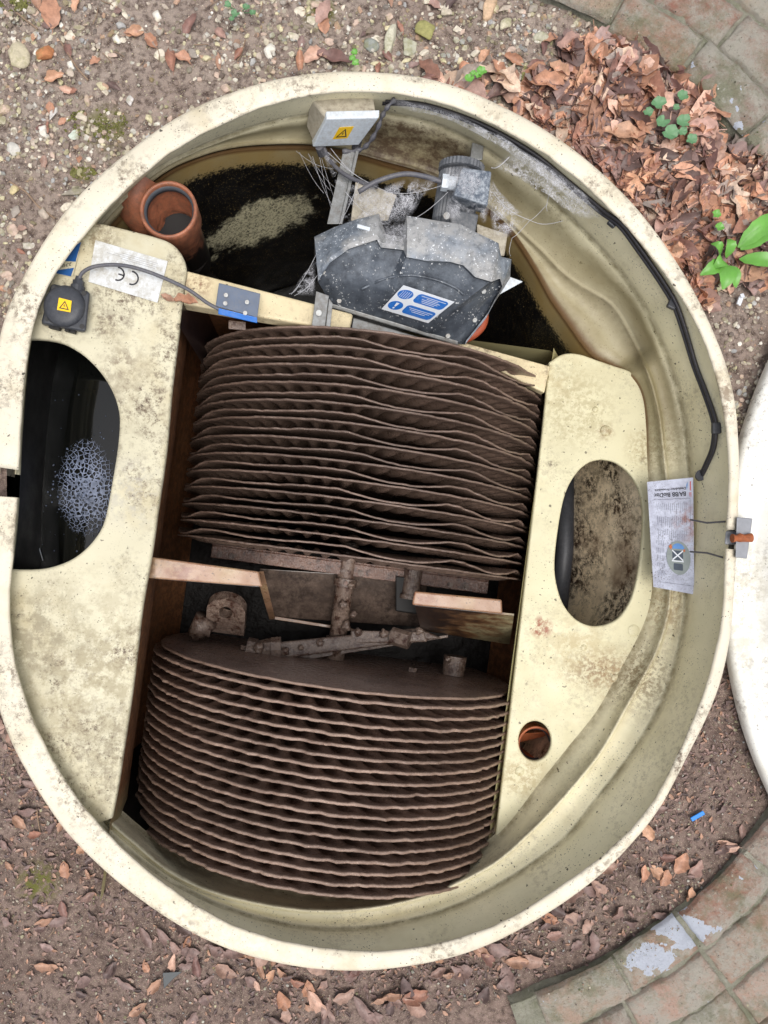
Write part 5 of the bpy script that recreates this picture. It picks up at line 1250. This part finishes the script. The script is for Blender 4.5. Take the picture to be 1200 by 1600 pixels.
for (x, y, s, rt, ix, lb) in [(236,65,.75,130,0,'curled orange brown leaf on the gravel at the upper left'), (290,98,.95,-20,24,'folded red brown leaf pair above the left rim'), (268,96,.8,100,3,'brown leaf lying against the folded red brown one'),
        (298,44,.7,60,9,'dusty pink brown leaf high on the upper gravel'), (85,120,.7,20,6,'dark red brown leaf beside the mossy orange stone'), (80,20,1.1,95,12,'long brown stalk like leaf at the top left edge'),
        (490,88,.9,30,15,'broad brown leaf just above the top rim'), (523,96,1.1,-20,18,'large crumpled brown leaf above the top rim'), (505,22,.8,60,21,'orange brown leaf at the top edge'),
        (308,1508,.85,100,26,'large tan leaf lying flat below the lower left rim'), (130,1430-105,.6,40,2,'small orange leaf left of the lower rim'), (650,1555,.95,10,33,'folded orange tan leaf below the bottom rim'),
        (1035,1368,.8,70,0,'orange brown leaf strip beside the brick edging'), (1002,1362,.6,80,8,'pale tan leaf strip right of the lower rim'), (1060,1345,.9,60,30,'dark red brown leaf beside the brick edging'),
        (64,1450,.5,0,1,'tiny orange leaf on the lower left soil')]:
    leafobj(x, y, s, rt, ix, lb)
LN = {0: 'orange brown', 1: 'chestnut brown', 2: 'pale pinkish brown', 3: 'dark brown', 4: 'tawny', 5: 'light tan', 6: 'very dark brown', 7: 'greyish brown', 8: 'orange tan', 9: 'dusty grey brown'}
DN = {0: 'dull brown', 1: 'dark dull brown', 2: 'mid brown', 3: 'brown', 4: 'faded tan', 5: 'blackish brown', 6: 'ochre brown'}
def leafname(ix): k = ix//3; return (LN[k % 10], DN[k % 7], LN[(k*3+2) % 10])[ix % 3]
zones = [(28, (0,0,860,110), 'on the gravel above the tank', 'leaves above the tank', .35, .75),
         (14, (0,110,230,470), 'on the gravel left of the tank', 'leaves left of the tank', .3, .6),
         (22, (640,90,900,240), 'lying loose beside the leaf heap', 'loose leaves by the heap', .5, .9),
         (60, (0,1090,330,1600), 'on dark soil at the lower left', 'leaves at the lower left', .3, .75),
         (64, (290,1470,830,1600), 'on dark soil below the tank', 'leaves below the bottom rim', .4, .95),
         (34, (830,1230,1170,1600), 'between lower right rim and bricks', 'leaves at the lower right', .4, .9)]
for n_, (x0, y0, x1, y1), lb, gp, s0, s1 in zones:
    k = 0; t_ = 0
    while k < n_ and t_ < 4000:
        t_ += 1; px, py = random.uniform(x0, x1), random.uniform(y0, y1); x, y, _ = P(px, py, 0)
        if inside_tank(x, y, 6) or inside_brick(x, y): continue
        if y0 > 1000 and random.random() > .2+.8*math.exp(-(math.hypot(px-CX, py-CY)-rim_r(px, py))/50): continue
        ix = (random.randrange(14)*3+1) if y0 > 1000 and random.random() < .7 else random.randrange(42); sz = random.uniform(s0, s1)
        szn = 'small' if sz < s0+(s1-s0)*.33 else ('mid sized' if sz < s0+(s1-s0)*.66 else 'large')
        near = math.hypot(px-CX, py-CY)-rim_r(px, py) < 45
        leafobj(px, py, sz, random.uniform(0, 360), ix, szn+' '+leafname(ix)+' leaf '+('by the rim ' if near else '')+lb, gp, tilt=.35); k += 1
# curled leaf on the left deck beside the cable
o = leafobj(290, 472, .8, 165, 0, 'curled brown leaf resting between the left deck and the cream beam', z=ZL+.012); o.location = P(290, 472, ZL+.012); o.scale = (1.15, .7, 1.2)
o = bpy.data.objects.new('fallen_leaf', leafme[19]); COL.objects.link(o); o.location = P(262, 466, ZL+.006); o.scale = (.45, .5, .45); o.rotation_euler = (.1, .1, 2.6); tag(o, 'small grey crumpled leaf at the end of the curled brown leaf', 'leaf')

# twigs
random.seed(51); 
def twig(pts, r, label, group=None):
    pp = spline([(x, y) for x, y in pts], 4); path = [(*P(x, y, 0)[:2], gz(*P(x, y, 0)[:2])+.006) for x, y in pp]
    V, Fc = tube(path, r, 6); tag(mk('twig', V, Fc, m_twig), label, 'twig', group)
twig([(95,65),(110,90),(125,112),(138,126)], .0022, 'pale curved twig on the upper left gravel')
twig([(18,288),(42,302),(62,325),(88,344)], .0022, 'thin twig beside the left rim')
twig([(372,100),(378,88),(384,66)], .0016, 'short upright twig above the rim')
twig([(60,1262),(64,1300)], .0014, 'straw stalk left of the lower rim')
twig([(28,24),(60,48)], .002, 'white straw at the top left')
for k in range(16):
    px, py = random.choice([(random.uniform(0, 320), random.uniform(1330, 1590)), (random.uniform(0, 420), random.uniform(0, 130))]); a = random.uniform(0, 6.3); l = random.uniform(12, 30)
    x, y, _ = P(px, py, 0)
    if inside_tank(x, y, 25): continue
    twig([(px, py), (px+l*.5*math.cos(a)+2, py+l*.5*math.sin(a)), (px+l*math.cos(a), py+l*math.sin(a))], .001, 'fine straw twig on the soil '+('at the lower left' if py > 1000 else 'at the upper left'), 'straw twigs '+('lower left' if py > 1000 else 'upper left'))

# scraps
V, Fc = box(P(1090, 1275, .02), (.034, .010, .003), rz=R(30), bev=.001); tag(mk('plastic_scrap', V, Fc, m_bluestrip), 'bright blue plastic strip on the soil at the lower right', 'litter')
V, Fc = merge(box(P(1156, 470, .015), (.02, .012, .004), rz=R(70), rx=.4, bev=.001), box(P(1160, 462, .02), (.012, .010, .003), rz=R(20), ry=.5, bev=.001)); tag(mk('paper_scrap', V, Fc, m_signw), 'torn white scrap below the dock plant', 'litter')
V, Fc = hexa([P(254,1520,.012), P(285,1518,.012), P(270,1530,.012), P(256,1545,.012)], [P(254,1520,.008), P(285,1518,.008), P(270,1530,.008), P(256,1545,.008)], .001); tag(mk('slate_piece', V, Fc, simple('slate', lin((74, 78, 80)), .5)), 'dark slate chip on the lower left soil', 'slate')

items = []; random.seed(71)
while len(items) < 2600:
    a = random.uniform(-1.2, 1.25); rr_ = edge_r(a)+random.choice((random.uniform(0, .03), random.uniform(0, .6))); x, y = BC[0]+rr_*math.cos(a), BC[1]+rr_*math.sin(a)
    r = .0008+.0025*random.random()**3
    if fbm(x*9, y*9, 4) < -.05 and random.random() < .8: continue
    items.append((random.randrange(8), Matrix.Translation((x, y, .044+r*.2)) @ Matrix.Rotation(random.uniform(0, 6.3), 4, 'Z') @ Matrix.Diagonal((r, r, r*.8, 1)), np.array(random.choice(pebc+[lin((96, 88, 60)), lin((80, 72, 60)), lin((100, 104, 62))]))*random.uniform(.4, .9)))
V, Fc, C = inst(rocks, items); tag(mk('grit', V, Fc, m_stone, cols=C), 'crumbs of grit, moss and mortar lying on the brick edging', kind='stuff')
# ------------------------------------------------------------------ plants
def blade(base_, az, L_, W_, lift, curl, seed=0, tip=.35):
    V = []; nu, nv = 10, 5
    for i in range(nu):
        t = i/(nu-1); w_ = W_*(math.sin(math.pi*(t**(.8))*.97+.03)**.8)*.5 if t < 1 else 0; w_ = max(w_, W_*.05)
        r = L_*t; h = lift*math.sin(math.pi*t*.7)-curl*t*t
        for j in range(nv):
            s = (j/(nv-1)-.5)*2; x, y = r, s*w_*(1+.06*math.sin(t*25+seed)); z = h+abs(s)*w_*.35+.001*math.sin(t*30+s*3+seed)
            V.append((base_[0]+x*math.cos(az)-y*math.sin(az), base_[1]+x*math.sin(az)+y*math.cos(az), base_[2]+z))
    return V, [(i*nv+j, i*nv+j+1, (i+1)*nv+j+1, (i+1)*nv+j) for i in range(nu-1) for j in range(nv-1)]
dk = thing('dock_plant', P(1135, 415, 0), 'bright green broad leaved dock plant beside the leaf heap', 'plant')
for (x0, y0, x1, y1, wd, lf) in ((1146,392,1196,342,.040,.03),(1150,395,1200,362,.036,.025),(1148,410,1215,424,.034,.03),(1122,418,1088,434,.034,.02),(1126,418,1124,456,.042,.02),(1130,420,1146,452,.03,.015),(1128,408,1128,380,.024,.03),(1118,404,1102,388,.02,.03),(1122,412,1105,425,.03,.03)):
    a = P(x0, y0, .02); b = P(x1, y1, .03); d = (b[0]-a[0], b[1]-a[1])
    V, Fc = blade((a[0], a[1], gz(a[0], a[1])+.040), math.atan2(d[1], d[0]), math.hypot(*d), wd, lf, .01, x0); mk('plant_leaf', V, Fc, m_green, dk, smooth=True)
def sprout(px, py, spots, mat, label, r=.016):
    t_ = thing('seedling', P(px, py, 0), label, 'plant')
    for (x, y, k) in spots:
        c = P(x, y, .055); n = 20; V = [(c[0], c[1], c[2]-.003)]
        for a in range(n):
            q_ = 2*math.pi*a/n; rr_ = r*k*(1-.45*math.exp(-(min(q_, 2*math.pi-q_)/.35)**2))*(1+.05*math.sin(a*5+x)); az = x*1.3
            V.append((c[0]+rr_*math.cos(q_+az), c[1]+rr_*.85*math.sin(q_+az), c[2]+.006*abs(math.sin(q_))*k+.002*math.sin(a*2+x)))
        mk('plant_leaf', V, [(0, 1+a, 1+(a+1) % n) for a in range(n)], mat, t_, smooth=True)
    s0 = P(px, py, .0); T = [tube([(s0[0], s0[1], 0), (*P(x, y, .03)[:2], .03), P(x, y, .051)], .0012, 5) for x, y, k in spots]
    V, Fc = merge(*T); mk('stem', V, Fc, mat, t_)
sprout(1045, 185, [(1029,162,1),(1012,175,.7),(1066,150,.8),(1035,190,.9),(1046,208,1.15),(1068,190,1),(1065,205,.7),(1080,218,.8),(1056,168,.5)], m_green2, 'grey green round leaved seedling growing out of the leaf heap', .017)
sprout(745, 118, [(733,123,.9),(752,112,1),(747,118,.7),(739,115,.6)], m_green, 'small bright green weed just above the top right rim', .012)
sprout(553, 92, [(553,82,.8),(551,92,.8),(556,99,.9)], m_green, 'tiny green weed above the middle of the top rim', .010)
sprout(375, 20, [(355,8,.8),(368,22,.9),(385,12,.8),(395,20,.7),(362,30,.6)], m_green2, 'pale green weed patch at the top edge of the gravel', .011)
sprout(1120, 350, [(1119,335,.9),(1124,355,.9)], m_green, 'two leaved green sprout above the dock plant', .012)
def moss(px, py, rx, ry, label):
    V, Fc, T = [], [], []
    for k in range(260):
        a = random.uniform(0, 6.3); q_ = math.sqrt(random.random()); x, y = px+rx*q_*math.cos(a), py+ry*q_*math.sin(a); w = P(x, y, 0)
        if fbm(w[0]*40, w[1]*40, 3) < -.1: continue
        T.append((random.randrange(8), Matrix.Translation((w[0], w[1], gz(w[0], w[1])+.001)) @ Matrix.Rotation(a, 4, 'Z') @ Matrix.Diagonal((.0045, .0045, .004, 1)), np.array(lin((104, 104, 48)))*random.uniform(.6, 1.2)))
    V, Fc, C = inst(rocks, T); tag(mk('moss_patch', V, Fc, m_stone, cols=C, smooth=True), label, 'moss', kind='stuff')
moss(150, 195, 52, 26, 'green moss patch on the soil left of the rim'); moss(130, 270, 20, 10, 'small moss patch below the bigger one'); moss(18, 8, 30, 10, 'moss at the top left corner')

# ------------------------------------------------------------------ brick edging
bk = thing('brick_edging', (BC[0]+1.2, BC[1], 0), 'curved edging of weathered bricks laid in rings right of the tank', 'brick edging')
random.seed(61)
# mortar bed
ths = np.linspace(-math.pi*.40, math.pi*.42, 360); L = []
for k, r in enumerate(np.linspace(0, .62, 70)):
    L.append([(BC[0]+(edge_r(t)+r)*math.cos(t), BC[1]+(edge_r(t)+r)*math.sin(t), (-.03 if k == 0 else .027)+.006*fbm(t*9, r*9, 1)+.006*fbm(t*60, r*50, 2)) for t in ths])
L.insert(1, [(x+.006*math.cos(t), y+.006*math.sin(t), .03) for (x, y, z), t in zip(L[0], ths)])
V, Fc = loft(L, closed=False); mk('mortar_bed', V, Fc, m_mortar, bk, smooth=True)
brc = [lin(c) for c in ((194, 142, 126), (202, 164, 148), (180, 122, 104), (196, 180, 160), (172, 142, 130), (202, 172, 152), (162, 130, 120), (196, 150, 128))]
V = []; Fc = []; C = []; nb = 0
for course in range(6):
    t = -math.pi*.40+random.uniform(0, .1); rc = -.002+course*.106
    while t < math.pi*.41:
        Rm = BR0+rc+.05; ln = random.uniform(.17, .23)/Rm; wdt = .099
        nu, nv = 22, 12; c_ = np.array(random.choice(brc))*random.uniform(.8, 1.1); hgt = random.uniform(.0385, .044); tl = random.uniform(-.010, .010)
        base_ = len(V)
        for i in range(nu):
            for j in range(nv):
                u = i/(nu-1); v_ = j/(nv-1); edge = min(u*ln*Rm, (1-u)*ln*Rm, v_*wdt, (1-v_)*wdt)
                if i in (0, nu-1) or j in (0, nv-1): zz = .025
                else: zz = hgt+tl*(u-.5)+.0055*fbm(t*40+u*4, rc*40+v_*3, course)+.0025*fbm(u*22, v_*12+t*9, course)-(.006 if edge < .014 else 0)
                uu = u
                if i == 1: uu = .012
                if i == nu-2: uu = .988
                vv = v_
                if j == 1: vv = .03
                if j == nv-2: vv = .97
                a = t+uu*ln+.002*fbm(v_*5, t*9, 1); r = edge_r(t+ln/2)+rc+vv*wdt+.004*fbm(u*4, t*20, 5)
                V.append((BC[0]+r*math.cos(a), BC[1]+r*math.sin(a), zz)); C.append(c_)
        for i in range(nu-1):
            for j in range(nv-1): q_ = base_+i*nv+j; Fc.append((q_, q_+nv, q_+nv+1, q_+1)[::-1])
        t += ln+random.uniform(.004, .012)/Rm
mk('bricks', V, Fc, m_brick, bk, smooth=True, cols=C)
